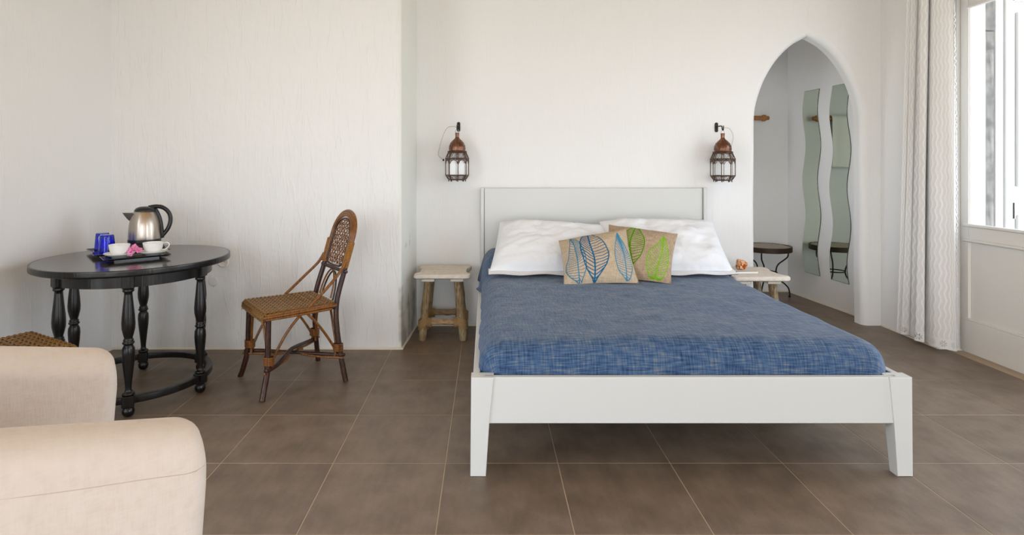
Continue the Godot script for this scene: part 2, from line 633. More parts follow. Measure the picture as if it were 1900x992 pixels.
func stroke(im: Image, p: PackedVector2Array, w: float, col: Color) -> void:
	var n := im.get_width()
	for k in p.size() - 1:
		var a := p[k] * n
		var b := p[k + 1] * n
		var steps := int(a.distance_to(b) / 0.8) + 1
		for s in steps:
			var c := a.lerp(b, float(s) / steps)
			for y in range(int(c.y - w - 1), int(c.y + w + 2)):
				for x in range(int(c.x - w - 1), int(c.x + w + 2)):
					if x < 0 or y < 0 or x >= n or y >= n: continue
					var cov := clampf(w + 0.5 - Vector2(x, y).distance_to(c), 0, 1)
					if cov > 0.0: im.set_pixel(x, y, im.get_pixel(x, y).lerp(col, cov))

# ---------------------------------------------------------------- the place
const TW := 0.452      # tile pitch across
const TD := 0.4455     # tile pitch away from the camera
const BACK := 4.27     # back wall
const CEIL := 2.95

func _ready() -> void:
	var cam := Camera3D.new()
	cam.name = "camera"
	cam.projection = Camera3D.PROJECTION_FRUSTUM
	cam.near = 0.05; cam.far = 100.0
	cam.size = cam.near * 992.0 / 1060.0
	cam.frustum_offset = Vector2(cam.near * 47.5 / 1060.0, -cam.near * 189.0 / 1060.0)
	cam.position = Vector3(0, 1.196, 0)
	add_child(cam)
	cam.current = true
	var we := WorldEnvironment.new()
	we.name = "environment"
	var env := Environment.new()
	var sky := Sky.new()
	var sm := ProceduralSkyMaterial.new()
	sm.sky_top_color = Color("c9d9ee"); sm.sky_horizon_color = Color("f4f6f8")
	sm.ground_bottom_color = Color("b8b2a8"); sm.ground_horizon_color = Color("e6e4e0")
	sm.sky_energy_multiplier = 3.0; sm.ground_energy_multiplier = 3.0
	sm.sun_angle_max = 0.0
	sky.sky_material = sm
	env.background_mode = Environment.BG_SKY; env.sky = sky
	env.tonemap_mode = Environment.TONE_MAPPER_LINEAR
	env.tonemap_exposure = 0.41
	env.sdfgi_enabled = true; env.ssao_enabled = true; env.ssil_enabled = true
	we.environment = env
	add_child(we)
	# daylight through the open terrace side behind the camera and through the glazed door
	window_light("terrace_daylight", Vector3(0.2, 1.25, 4.85), Vector3(0.2, 1.2, -2), Vector2(4.2, 2.4), 1.2)
	window_light("left_daylight", W(-2.65, 1.2, 0.6), W(0, 1.0, 0.9), Vector2(2.0, 2.1), 2.2)
	window_light("door_daylight", W(3.3, 1.55, 2.88), W(0, 1.45, 2.95), Vector2(0.8, 1.35), 1.5)
	window_light("open_leaf_daylight", W(3.3, 1.15, 2.2), W(0, 1.0, 2.4), Vector2(0.9, 2.2), 1.5)
	window_light("side_daylight", W(3.3, 1.3, -0.9), W(0, 1.2, -0.8), Vector2(1.9, 2.1), 1.7)
	window_light("niche_daylight", W(0.93, 1.2, 4.9), W(3, 0.9, 4.9), Vector2(0.75, 1.1), 0.3)

	make_materials()
	build_shell()
	build_doors()
	build_bed()
	build_pillows()
	build_table()
	build_chairs()
	build_armchair()
	build_stools()
	build_niche()
	build_curtain()
	build_tray_things()
	build_lanterns()
	build_small()

func window_light(called: String, at: Vector3, towards: Vector3, size: Vector2, energy: float) -> void:
	var l := AreaLight3D.new()
	l.name = called
	l.position = at
	l.area_size = size
	l.area_normalize_energy = false
	l.light_energy = energy
	l.light_color = Color("e7f1fa")
	l.area_range = 12.0
	l.shadow_enabled = true
	add_child(l)
	l.look_at_from_position(at, towards)

# a wall slab between two plan points; its face lies on the line a-b, its thickness to the right of a->b seen from above
func slab(mb: MB, a: Vector2, b: Vector2, thick: float, y0: float, y1: float) -> void:
	var t := (b - a).normalized()
	var nn := Vector2(t.y, -t.x) * thick
	var p := [a, b, b + nn, a + nn]
	var c := []
	for y in [y0, y1]:
		for k in p: c.append(W(k.x, y, k.y))
	# plan with d pointing away: counter-clockwise seen from above needs the order kept as given
	var area := 0.0
	for k in 4: area += p[k].x * p[(k + 1) % 4].y - p[(k + 1) % 4].x * p[k].y
	if area < 0.0: c = [c[3], c[2], c[1], c[0], c[7], c[6], c[5], c[4]]
	mb.hexa(c)

func build_shell() -> void:
	# floor: bedding with single tiles on it
	var fl := MB.new()
	fl.box(W(0.3, -0.0512, 0.25), Vector3(6.4, 0.1, 10.7), 0.0005)
	var floor_node := struct("floor", fl, M.grout, "dark brown square tiles with thin pale joints covering the whole floor", "floor")
	var tile := MB.new()
	tile.box(Vector3.ZERO, Vector3(TW - 0.0035, 0.012, TD - 0.0035), 0.0012)
	var tm := tile.mesh()
	var rng := RandomNumberGenerator.new()
	rng.seed = 5
	for j in range(-4, 9):
		for i in range(-5, 7):
			var x := -0.165 + TW * (i + 0.5)
			var d := 1.852 + TD * (j + 0.5)
			if x > 3.2 or (d > 4.6 and x < 0.9): continue
			var t := inst("tile", tm, M["tile%d" % rng.randi_range(0, 2)], floor_node)
			t.position = W(x, -0.006, d) - floor_node.position
	var ce := MB.new()
	ce.box(W(0.3, CEIL + 0.08, 0.25), Vector3(6.6, 0.16, 11.0), 0.0005)
	struct("ceiling", ce, M.ceiling, "warm pale ceiling above the room, out of frame", "ceiling")
	# back wall with the pointed arch
	build_back_wall()
	# the block at the left and its short return beside the stool
	var st := MB.new()
	var corner := Vector2(-0.553, 3.721)
	var foot := Vector2(-0.518, 4.35)
	slab(st, Vector2(-2.75, 3.721), corner - Vector2(0.02, 0), -0.8, 0, CEIL)
	struct("wall_alcove", st, M.plaster_rough, "rough white trowelled plaster wall behind the black table and rattan chair", "wall")
	var rt := MB.new()
	var pts := []
	for k in 7:   # softly rounded corner
		var a := PI / 2 * k / 6.0
		pts.append(Vector2(corner.x - 0.02 + 0.02 * sin(a), corner.y + 0.02 - 0.02 * cos(a)))
	pts.append(foot)
	for k in pts.size() - 1:
		var base := rt.v.size()
		var rows := 24
		for r in rows + 1:
			var y := CEIL * r / rows
			for e in 2:
				var q: Vector2 = pts[k + e]
				var a := PI / 2 * mini(k + e, 6) / 6.0
				rt.add(W(q.x, y, q.y), Vector3(sin(a), 0, cos(a)), Vector2(q.y, y))
		for r in rows:
			var q2 := base + r * 2
			rt.quad(q2, q2 + 1, q2 + 3, q2 + 2)
	struct("wall_return", rt, damp_plaster(), "narrow white return wall with grey damp stains above the floor beside the stool", "wall")
	# left wall, rear wall with the open terrace side, right wall around the door
	var lw := MB.new()
	slab(lw, Vector2(-2.44, -5.0), Vector2(-2.44, -0.45), -0.3, 0, CEIL)
	slab(lw, Vector2(-2.44, -0.45), Vector2(-2.44, 1.65), -0.3, 2.3, CEIL)
	slab(lw, Vector2(-2.44, 1.65), Vector2(-2.44, 4.3), -0.3, 0, CEIL)
	struct("wall_left", lw, M.plaster_soft, "smooth white plaster wall at the left behind the black table", "wall")
	var rear := MB.new()
	for q in [[-2.75, -1.95, 0.0, CEIL], [2.35, 3.4, 0.0, CEIL], [-1.95, 2.35, 2.5, CEIL]]:
		slab(rear, Vector2(q[0], -5.0), Vector2(q[1], -5.0), 0.3, q[2], q[3])
	struct("wall_rear", rear, M.plaster_soft, "white wall with a wide terrace opening behind the viewer", "wall")
	var rw := MB.new()
	slab(rw, Vector2(2.95, 4.5), Vector2(2.95, 3.72), -0.1, 0, CEIL)
	slab(rw, Vector2(3.05, 4.5), Vector2(3.05, 3.695), -0.10, 0, CEIL)
	slab(rw, Vector2(2.95, 3.72), Vector2(2.95, 1.7), -0.45, 2.36, CEIL)
	slab(rw, Vector2(2.95, 1.7), Vector2(2.95, 0.1), -0.45, 0, CEIL)
	slab(rw, Vector2(2.95, 0.1), Vector2(2.95, -1.9), -0.45, 2.36, CEIL)
	slab(rw, Vector2(2.95, -1.9), Vector2(2.95, -5.0), -0.45, 0, CEIL)
	struct("wall_right", rw, M.plaster_soft, "white plaster wall at the right holding the glazed door, behind the lace curtain", "wall")
	# niche behind the arch
	var nw := MB.new()
	slab(nw, Vector2(2.860, 5.42), Vector2(2.955, 4.33), -0.2, 0, CEIL)
	struct("wall_niche_right", nw, M.plaster_soft, "white niche wall carrying the two wavy mirrors", "wall")
	var nb := MB.new()
	slab(nb, Vector2(0.9, 5.42), Vector2(3.0, 5.42), -0.2, 0, CEIL)
	struct("wall_niche_back", nb, M.plaster_soft, "white end wall of the niche behind the round iron table", "wall")
	var nl := MB.new()
	slab(nl, Vector2(1.0, 4.34), Vector2(1.0, 4.5), -0.2, 0, CEIL)
	slab(nl, Vector2(1.0, 5.3), Vector2(1.0, 5.6), -0.2, 0, CEIL)
	slab(nl, Vector2(1.0, 4.5), Vector2(1.0, 5.3), -0.2, 0, 0.9)
	slab(nl, Vector2(1.0, 4.5), Vector2(1.0, 5.3), -0.2, 2.1, CEIL)
	struct("wall_niche_left", nl, M.plaster_soft, "white niche wall hidden left of the pointed arch", "wall")
	# pale plaster fillet along the foot of the walls
	for q in [["baseboard_alcove", -2.44, 3.721, -0.56, 3.721], ["baseboard_left", -2.44, 1.7, -2.44, 3.72], ["baseboard_return", -0.552, 3.715, -0.522, 4.27], ["baseboard_back", -0.52, BACK, 2.0, BACK], ["baseboard_right", 2.95, 4.26, 2.95, 3.73], ["baseboard_niche_back", 1.1, 5.42, 2.86, 5.42], ["baseboard_niche_right", 2.861, 5.41, 2.945, 4.42]]:
		var a := Vector2(q[1], q[2])
		var b := Vector2(q[3], q[4])
		var pp := PackedVector3Array()
		var cnt := int(a.distance_to(b) / 0.12) + 2
		for k in cnt + 1:
			var c := a.lerp(b, float(k) / cnt)
			pp.append(W(c.x, 0.003, c.y))
		var mb := MB.new()
		var rr := PackedFloat32Array()
		for k in pp.size(): rr.append(rng.randf_range(0.007, 0.011))
		mb.tube(pp, rr, 8)
		var where: String = {"baseboard_alcove": "rough alcove wall", "baseboard_left": "left wall", "baseboard_return": "damp return wall", "baseboard_back": "wall behind the bed", "baseboard_right": "right wall behind the curtain", "baseboard_niche_back": "niche end wall", "baseboard_niche_right": "niche wall under the mirrors"}[q[0]]
		struct(q[0], mb, M.skirt, "thin pale plaster fillet along the foot of the " + where, "baseboard")
	# outdoors
	var te := MB.new()
	te.box(W(6.4, -0.09, 2.0), Vector3(6.0, 0.1, 14.0), 0.001)
	te.box(W(-5.7, -0.09, 0.5), Vector3(6.0, 0.1, 9.0), 0.001)
	te.box(Vector3(0.3, -0.09, 8.7), Vector3(9.0, 0.1, 7.0), 0.001)
	struct("terrace", te, M.terrace, "pale sunlit terrace floor outside the glazed door", "terrace")

func damp_plaster() -> StandardMaterial3D:
	var w := 128
	var h := 512
	var a := field(w, h, 32, 512, 0.03, 5, 151)
	var b := field(w, h, 128, 128, 0.04, 4, 152)
	var tex := PackedByteArray()
	tex.resize(w * h * 3)
	for y in h:
		var up := 1.0 - float(y) / h
		var q := CEIL * up            # height above the floor
		for x in w:
			var k := y * w + x
			var s := clampf((a[k] + b[k]) / 255.0 - 0.72 - maxf(0, q - 0.12) * 1.15, 0.0, 0.62)
			var c := Color("ebede7").lerp(Color("8b8983"), s)
			tex[k * 3] = c.r8; tex[k * 3 + 1] = c.g8; tex[k * 3 + 2] = c.b8
	var m := mat("ffffff", 0.85)
	m.albedo_texture = ImageTexture.create_from_image(Image.create_from_data(w, h, false, Image.FORMAT_RGB8, tex))
	m.uv1_scale = Vector3(1.6, -1.0 / CEIL, 1)
	m.uv1_offset = Vector3(0, 1, 0)
	m.metallic_specular = 0.3
	return m

func arch_points() -> PackedVector2Array:   # opening edge, from the left foot over the point to the right foot
	var half := V2([0.405, 0.0, 0.400, 0.45, 0.402, 0.9, 0.399, 1.25, 0.398, 1.514, 0.389, 1.629, 0.36, 1.737, 0.321, 1.838, 0.255, 1.953, 0.182, 2.042, 0.105, 2.108, 0.03, 2.150])
	var r := PackedVector2Array()
	var c := 2.412
	for p in half: r.append(Vector2(c - p.x, p.y))
	r.append(Vector2(c - 0.008, 2.163))
	r.append(Vector2(c + 0.008, 2.161))
	for k in range(half.size() - 1, -1, -1): r.append(Vector2(c + half[k].x * 0.995, half[k].y))
	return spline2(r, 3)

func build_back_wall() -> void:
	var p := arch_points()
	var m := p.size()
	var r := 0.045
	var thick := 0.10
	var mb := MB.new()
	var outer := PackedVector2Array()
	var nrm := PackedVector2Array()
	for k in m:
		var t := (p[mini(k + 1, m - 1)] - p[maxi(k - 1, 0)]).normalized()
		var nn := Vector2(-t.y, t.x)      # away from the opening
		if k == 0: nn = Vector2(-1, 0)
		if k == m - 1: nn = Vector2(1, 0)
		nrm.append(nn)
		outer.append(p[k] + nn * r)
	var rings := 7
	var w := rings + 2
	for k in m:
		for q in rings:
			var a := PI / 2 * q / (rings - 1)
			var o := p[k] + nrm[k] * r * (1.0 - sin(a))
			mb.add(W(o.x, o.y, BACK + r * (1.0 - cos(a))), Vector3(-nrm[k].x * sin(a), -nrm[k].y * sin(a), cos(a)), o)
		for d in [BACK + thick * 0.8, BACK + thick]:
			mb.add(W(p[k].x, p[k].y, d), Vector3(-nrm[k].x, -nrm[k].y, 0), p[k])
	for k in m - 1:
		for q in w - 1:
			var a := k * w + q
			mb.quad_out(a, a + 1, a + w + 1, a + w, mb.n[a] + mb.n[a + w + 1])
	for side in 2:      # front and back faces around the opening
		var poly := PackedVector2Array()
		var edge := outer if side == 0 else p
		poly.append(Vector2(-0.56, 0))
		for e in edge: poly.append(e)
		poly.append(Vector2(3.1, 0)); poly.append(Vector2(3.1, CEIL)); poly.append(Vector2(-0.56, CEIL))
		var idx := Geometry2D.triangulate_polygon(poly)
		var base := mb.v.size()
		var dir := Vector3(0, 0, 1 if side == 0 else -1)
		for e in poly: mb.add(W(e.x, e.y, BACK if side == 0 else BACK + thick), dir, e)
		for k in range(0, idx.size(), 3):
			var a := base + idx[k]
			var b := base + idx[k + 1]
			var c := base + idx[k + 2]
			if (mb.v[b] - mb.v[a]).cross(mb.v[c] - mb.v[a]).dot(dir) > 0.0: mb.tri(a, b, c)
			else: mb.tri(c, b, a)
	struct("wall_back", mb, M.plaster_soft, "smooth white wall behind the bed with a pointed arch opening at its right", "wall")
	# the solid left half of the wall, so that no light leaks behind the block
	var fill := MB.new()
	slab(fill, Vector2(-0.6, BACK + thick + 0.01), Vector2(1.0, BACK + thick + 0.01), -0.3, 0, CEIL)
	struct("wall_back_core", fill, M.plaster_soft, "masonry core behind the bed wall", "wall")

func build_doors() -> void:
	var x := 3.06
	for leaf in 2:
		var d1 := 3.69 - leaf * 0.99     # far edge
		var d0 := d1 - 0.985             # near edge
		var at := W(x, 0, d1)
		var o := thing("door_%d" % (leaf + 1), ["white glazed door leaf with panelled foot, next to the lace curtain", "second white glazed door leaf standing open outwards, out of frame"][leaf], "door", at)
		o.set_meta("kind", "structure")
		o.name = "door_%d" % (leaf + 1)
		if leaf == 1:       # the second leaf stands open, folded outwards
			o.position = W(x + 0.99, 0, d0 - 0.01)
			o.rotation.y = -PI / 2
		var L := d1 - d0
		var th := 0.045
		var bx := func(called: String, s0: float, s1: float, y0: float, y1: float, face := 0.0, t := 0.045, bev := 0.004, m: Material = M.white_door) -> void:
			var mb := MB.new()
			mb.box(Vector3(face + t * 0.5, (y0 + y1) * 0.5, (s0 + s1) * 0.5), Vector3(t, y1 - y0, s1 - s0), bev)
			obj(called, mb, m, o)
		bx.call("stile", 0.0, 0.062, 0.012, 2.32)
		bx.call("stile", L - 0.10, L, 0.012, 2.32)
		bx.call("kick_rail", 0.020, L - 0.101, 0.010, 0.215, -0.006, 0.051)
		bx.call("middle_rail", 0.062, L - 0.1, 0.725, 0.815)
		bx.call("top_rail", 0.062, L - 0.1, 2.205, 2.32)
		bx.call("panel", 0.062, L - 0.1, 0.215, 0.725, 0.018, 0.02)
		for q in [["moulding", 0.022, L - 0.1, 0.712, 0.732, -0.010, 0.03], ["moulding", 0.022, L - 0.1, 0.808, 0.828, -0.012, 0.03], ["moulding", 0.03, L - 0.1, 0.213, 0.228, -0.004, 0.03]]:
			bx.call(q[0], q[1], q[2], q[3], q[4], q[5], q[6], 0.006)
		for q in [[0.05, 0.066, 0.828, 2.2], [L - 0.108, L - 0.096, 0.828, 2.2]]:
			bx.call("glazing_bead", q[0], q[1], q[2], q[3], 0.006, 0.02, 0.004)
		bx.call("glazing_bead", 0.055, L - 0.1, 2.192, 2.210, -0.014, 0.03, 0.005)
		bx.call("glass_pane", 0.06, L - 0.098, 0.82, 2.205, 0.02, 0.005, 0.0005, M.glass)
	# frame strip between the wall and the door
	var fr := MB.new()
	fr.box(W(3.075, 1.18, 3.702), Vector3(0.07, 2.36, 0.022), 0.004)
	fr.box(W(3.075, 2.342, 2.7), Vector3(0.07, 0.036, 1.98), 0.004)
	struct("trim_1", fr, M.white_door, "white door frame strip between the lace curtain and the door", "door frame")
	# outside: white jamb, stone quoin, white shutter folded back
	var jb := MB.new()
	jb.box(W(3.2, 1.2, 3.82), Vector3(0.11, 2.4, 0.2), 0.006)
	struct("trim_2", jb, M.render_white, "white rendered jamb seen through the door glass", "door jamb")
	var sq := thing("stone_pillar", "grey rough stone upright outside the door glass", "pillar", W(3.297, -0.04, 3.83))
	var ss := MB.new()
	ss.box(Vector3(0, 1.06, 0), Vector3(0.080, 2.12, 0.16), 0.006)
	obj("shaft", ss, M.stone, sq)
	var sc := MB.new()
	sc.box(Vector3(0, 2.29, 0), Vector3(0.084, 0.34, 0.18), 0.008)
	obj("capstone", sc, M.stone, sq)
	var sh := thing("shutter", "white panelled shutter folded back outside, right of the stone upright", "shutter", W(3.345, 0.01, 3.765))
	for q in [["frame_stile", 0.032, 1.2, 0.060, 2.38, 0.010], ["frame_board", 0.095, 1.2, 0.066, 2.38, 0.0], ["frame_stile", 0.85, 1.2, 0.10, 2.38, 0.0], ["frame_rail", 0.45, 0.07, 0.7, 0.12, 0.0], ["frame_rail", 0.45, 0.89, 0.7, 0.12, 0.0], ["frame_rail", 0.45, 2.32, 0.7, 0.12, 0.0], ["panel", 0.45, 0.45, 0.64, 0.83, -0.014], ["panel", 0.45, 1.62, 0.64, 1.15, -0.014]]:
		var mb := MB.new()
		mb.box(Vector3(q[1], q[2], -q[5]), Vector3(q[3], q[4], 0.035), 0.008)
		obj(q[0], mb, M.render_white, sh)

func build_bed() -> void:
	var o := thing("bed", "white lacquered double bed frame with plain headboard and tapered legs", "bed", W(0.79, 0, 3.2))
	var at := func(x: float, y: float, d: float) -> Vector3: return W(x, y, d) - o.position
	var wl: Material = M.white_lacquer
	var mb := MB.new()
	mb.box(at.call(0.79, 0.67, 4.225), Vector3(1.612, 0.72, 0.022), 0.004)
	obj("headboard", mb, wl, o)
	for s in [-1, 1]:
		mb = MB.new()
		mb.box(at.call(0.79 + s * 0.82, 0.517, 4.224), Vector3(0.026, 1.034, 0.05), 0.004)
		obj("headboard_post", mb, wl, o)
		mb = MB.new()
		mb.box(at.call(0.79 + s * 0.828, 0.29, 3.21), Vector3(0.028, 0.175, 1.98), 0.004)
		obj("side_rail", mb, wl, o)
		# tapered front leg, mitred over the rail
		mb = MB.new()
		var x0 := 0.849
		var poly := V2([x0, 0.381, x0 - 0.088, 0.381, x0 - 0.070, 0.201, x0 - 0.057, 0.0, x0 + 0.003, 0.0])
		if s > 0:
			poly.reverse()
			for k in poly.size(): pass
		var pp := PackedVector2Array()
		for k in poly: pp.append(Vector2(k.x * s, k.y))
		if s > 0: pp.reverse()
		if Geometry2D.is_polygon_clockwise(pp): pp.reverse()
		mb.prism(pp, 0.0, 0.058, 0.003)
		mb.xf(Transform3D(Basis(), at.call(0.79, 0, 2.255)))
		# the back of the leg tapers towards the foot too
		for k in mb.v.size():
			var q := mb.v[k]
			var back := clampf((-(q.z + o.position.z) - 2.205) / 0.05, 0, 1)
			if q.y < 0.2: mb.v[k].z += back * 0.012 * (0.2 - q.y) / 0.2
		obj("front_leg", mb, wl, o)
	mb = MB.new()
	mb.box(at.call(0.79, 0.291, 2.215), Vector3(1.60, 0.180, 0.026), 0.004)
	obj("foot_rail", mb, wl, o)
	mb = MB.new()
	mb.box(at.call(0.79, 0.29, 3.2), Vector3(1.62, 0.02, 1.9), 0.003)
	obj("slat_base", mb, wl, o)
	# mattress
	mb = MB.new()
	mb.box(W(0.79, 0.385, 3.23), Vector3(1.56, 0.165, 1.92), 0.05)
	tag(obj("mattress", mb, M.cotton), "white mattress inside the bed frame, covered by the blue spread", "mattress")
	# bedspread: drapes over a rounded block, raised over the bolster at the head
	var nz := noise(1.6, 3, 17)
	var nf := noise(5.0, 3, 18)
	var xl := -0.030
	var xr := 1.602
	var df := 2.236
	var db := 4.19
	var rad := 0.095
	var f := func(u: float, t: float) -> Vector3:
		# cloth coordinates: overhang at the left, right and front
		var ov := 0.26
		var s := lerpf(xl - ov + rad * 0.0, xr + ov, u)
		var q := lerpf(df - ov, db, t)
		var ex := 0.0
		if s < xl + rad: ex = s - (xl + rad)
		elif s > xr - rad: ex = s - (xr - rad)
		var ed := 0.0
		if q < df + rad: ed = q - (df + rad)
		var rho := sqrt(ex * ex + ed * ed)
		var out := rho
		var drop := 0.0
		if rho > 0.0:
			if rho < rad * PI / 2:
				out = rad * sin(rho / rad)
				drop = rad * (1.0 - cos(rho / rad))
			else:
				out = rad + 0.10 * (rho - rad * PI / 2) * (0.4 if ed < 0.0 else 1.0) * 0.0
				drop = rad + rho - rad * PI / 2
		var bx := clampf(s, xl + rad, xr - rad) + (ex / rho * out if rho > 0.0 else 0.0)
		var bd := maxf(q, df + rad) + (ed / rho * out if rho > 0.0 else 0.0)
		var head := smoothstep(3.62, 4.05, bd)
		var top := 0.492 + 0.012 * sin(PI * clampf((bx - xl) / (xr - xl), 0, 1)) + 0.10 * head
		var y := top - drop * (1.0 + 0.25 * head)
		# wrinkles
		var w := nz.get_noise_2d(bx * 1.0, bd * 1.3) * 0.008 + nf.get_noise_2d(bx * 1.5 + y * 2.0, bd) * 0.003
		var n := Vector3(ex / rho, 0, -ed / rho) * clampf(drop / rad, 0, 1) if rho > 0.0 else Vector3.ZERO
		if drop > rad * 0.6:      # vertical folds in the hanging sides
			var a := clampf((drop - rad * 0.6) / 0.1, 0, 1)
			w += a * 0.007 * sin((bx - bd) * 26.0 + 3.0 * nz.get_noise_2d(bx * 3.0, bd * 3.0))
			if ex < 0.0 and bd > 3.55: w += a * 0.022 * smoothstep(3.55, 3.75, bd) * (1.0 + 0.35 * sin(bd * 22.0))
		y = maxf(y, 0.325 if not (ex < 0.0 and bd > 3.6) else 0.385)
		var p := W(bx, y, bd) + (Vector3.UP * (1.0 - n.length()) + n) * w
		return p
	mb = MB.new()
	mb.grid(150, 130, f, 2.1, 2.2)
	var bs: StandardMaterial3D = M.blue_cloth
	bs.uv1_scale = Vector3(1.15, 1.15, 1)
	tag(obj("bedspread", mb, bs), "blue woven bedspread with grey sheen tucked over the double bed", "bedspread")

# a stuffed cushion spanned by four corners (top left, top right, bottom right, bottom left), seen from the front
func cushion(mb: MB, tl: Vector3, tr: Vector3, br: Vector3, bl: Vector3, fat: float, nu: int, pw: float, crease: Callable, pinch := 0.04) -> void:
	var nrm := ((tr - bl).cross(tl - br)).normalized()
	for side in 2:
		var sg := 1.0 if side == 0 else -1.0
		var f := func(u: float, v: float) -> Vector3:
			var a := 2.0 * u - 1.0
			var b := 2.0 * v - 1.0
			# the middles of the sides draw in
			var a2 := a * (1.0 - pinch * (1.0 - b * b) * absf(a))
			var b2 := b * (1.0 - pinch * (1.0 - a * a) * absf(b))
			var uu := (a2 + 1.0) * 0.5
			var vv := (b2 + 1.0) * 0.5
			var p := bl.lerp(br, uu).lerp(tl.lerp(tr, uu), vv)
			var e := pow(maxf(0.0, (1.0 - pow(absf(a), pw)) * (1.0 - pow(absf(b), pw))), 0.55)
			return p + nrm * sg * (fat * e + e * crease.call(u, v, side))
		mb.grid(nu, nu, f, 1.0, 1.0, side == 1)
	for k in mb.uv.size(): mb.uv[k].y = 1.0 - mb.uv[k].y

func build_pillows() -> void:
	var nz := noise(2.2, 3, 5)
	var nf := noise(7.0, 2, 6)
	var cr := func(u: float, v: float, side: int) -> float:
		return 0.03 * nz.get_noise_2d(u * 1.2, v * 0.9 + side * 5.0) + 0.008 * nf.get_noise_2d(u * 0.6 + v * 0.5, v * 0.5 - u * 0.6)
	var corners := [
		[W(0.095, 0.806, 4.00), W(0.83, 0.772, 4.00), W(0.845, 0.528, 3.60), W(0.02, 0.532, 3.60)],
		[W(0.79, 0.806, 4.01), W(1.585, 0.806, 4.02), W(1.555, 0.532, 3.60), W(0.80, 0.528, 3.62)]]
	for k in 2:
		var c: Array = corners[k]
		var lab: String = ["white cotton pillow at the left, behind the blue leaf cushion", "white cotton pillow at the right, behind the green leaf cushion"][k]
		var o := thing("pillow", lab, "pillow", Vector3.ZERO, 0, "white pillows against the headboard")
		var mb := MB.new()
		cushion(mb, c[0], c[1], c[2], c[3], 0.085, 40, 4.0, cr, 0.02)
		obj("pillow_body", mb, M.cotton, o)
		# flat open end of the pillow case along the lower edge
		mb = MB.new()
		var a: Vector3 = c[3]
		var b: Vector3 = c[2]
		var fl := func(u: float, v: float) -> Vector3:
			var p := a.lerp(b, -0.008 + u * 1.02)
			return p + Vector3(0, -0.012 + 0.020 * v + 0.004 * sin(u * 19.0 + k), 0.045 - 0.085 * v + 0.008 * sin(u * 11.0 + k * 2.0))
		mb.sheet(40, 4, fl, 0.006)
		obj("case_hem", mb, M.cotton, o)
	var none := func(u: float, v: float, side: int) -> float:
		return 0.012 * nz.get_noise_2d(u * 1.5 + 4.0, v * 1.5 + side * 3.0)
	var green := leaf_print([
		{"color": "4c8c0c", "w": 2.6, "veins": 19, "left": [0.373, 0.006, 0.305, 0.128, 0.253, 0.244, 0.269, 0.356, 0.311, 0.528, 0.367, 0.702, 0.416, 0.831], "right": [0.439, 0.001, 0.483, 0.189, 0.545, 0.350, 0.550, 0.506, 0.510, 0.693, 0.422, 0.830], "mid": [0.400, 0.005, 0.367, 0.234, 0.345, 0.498, 0.420, 0.831]},
		{"color": "76b21c", "w": 2.1, "veins": 19, "left": [0.821, 0.186, 0.765, 0.365, 0.652, 0.539, 0.618, 0.700, 0.629, 0.844, 0.682, 0.966, 0.763, 0.977], "right": [0.821, 0.186, 0.894, 0.378, 0.936, 0.557, 0.947, 0.709, 0.912, 0.879, 0.861, 0.974, 0.782, 0.976], "mid": [0.821, 0.186, 0.828, 0.537, 0.786, 0.838, 0.773, 0.976]}],
		["8f7c66", "b29c84", "c6b29a"], 201)
	var blue := leaf_print([
		{"color": "3a7b9c", "w": 1.9, "veins": 20, "left": [0.149, 0.053, 0.102, 0.349, 0.068, 0.543, 0.034, 0.656, 0.032, 0.791, 0.088, 0.915, 0.193, 0.995], "right": [0.149, 0.053, 0.233, 0.169, 0.287, 0.380, 0.309, 0.575, 0.300, 0.797, 0.234, 0.985, 0.208, 0.995], "mid": [0.149, 0.053, 0.184, 0.428, 0.191, 0.690, 0.203, 0.995]},
		{"color": "1c5f88", "w": 2.7, "veins": 17, "left": [0.370, 0.0, 0.299, 0.127, 0.261, 0.296, 0.270, 0.538, 0.314, 0.814, 0.400, 0.998], "right": [0.447, 0.0, 0.541, 0.207, 0.614, 0.386, 0.635, 0.568, 0.605, 0.700, 0.540, 0.830, 0.411, 0.998], "mid": [0.409, 0.0, 0.399, 0.273, 0.427, 0.651, 0.406, 0.998]},
		{"color": "3f84a4", "w": 1.9, "veins": 22, "left": [0.832, 0.126, 0.798, 0.253, 0.731, 0.535, 0.724, 0.711, 0.743, 0.859, 0.836, 0.980], "right": [0.832, 0.126, 0.894, 0.341, 0.951, 0.505, 0.969, 0.661, 0.957, 0.787, 0.891, 0.953, 0.841, 0.980], "mid": [0.832, 0.126, 0.867, 0.494, 0.863, 0.694, 0.839, 0.977]}],
		["a6947c", "bfad94", "d2c2aa"], 203)
	var cc := [
		[W(0.8105, 0.805, 3.78), W(1.238, 0.752, 3.70), W(1.080, 0.505, 3.35), W(0.72, 0.505, 3.50)],
		[W(0.456, 0.722, 3.60), W(0.894, 0.790, 3.66), W(0.892, 0.508, 3.345), W(0.451, 0.500, 3.32)]]
	for k in 2:
		var c: Array = cc[k]
		var o := thing("cushion", ["square beige linen cushion printed with green leaves, tucked behind the other one", "square beige linen cushion printed with blue leaves, in front of the other one"][k], "cushion", Vector3.ZERO, 0, "linen leaf cushions on the bed")
		var mb := MB.new()
		cushion(mb, c[0], c[1], c[2], c[3], 0.072, 30, 2.6, none, 0.05)
		obj("cover", mb, green if k == 0 else blue, o)
		mb = MB.new()
		var ed := PackedVector3Array()
		for s in 4:
			for t in 12:
				var a: Vector3 = c[s]
				var b: Vector3 = c[(s + 1) % 4]
				var ff := t / 12.0
				var mid: Vector3 = (c[0] + c[1] + c[2] + c[3]) * 0.25
				var p := a.lerp(b, ff)
				ed.append(p.lerp(mid, 0.06 * 4.0 * ff * (1.0 - ff)))
		mb.tube(ed, 0.0025, 6, true)
		obj("seam_edge", mb, M.linen_edge, o)

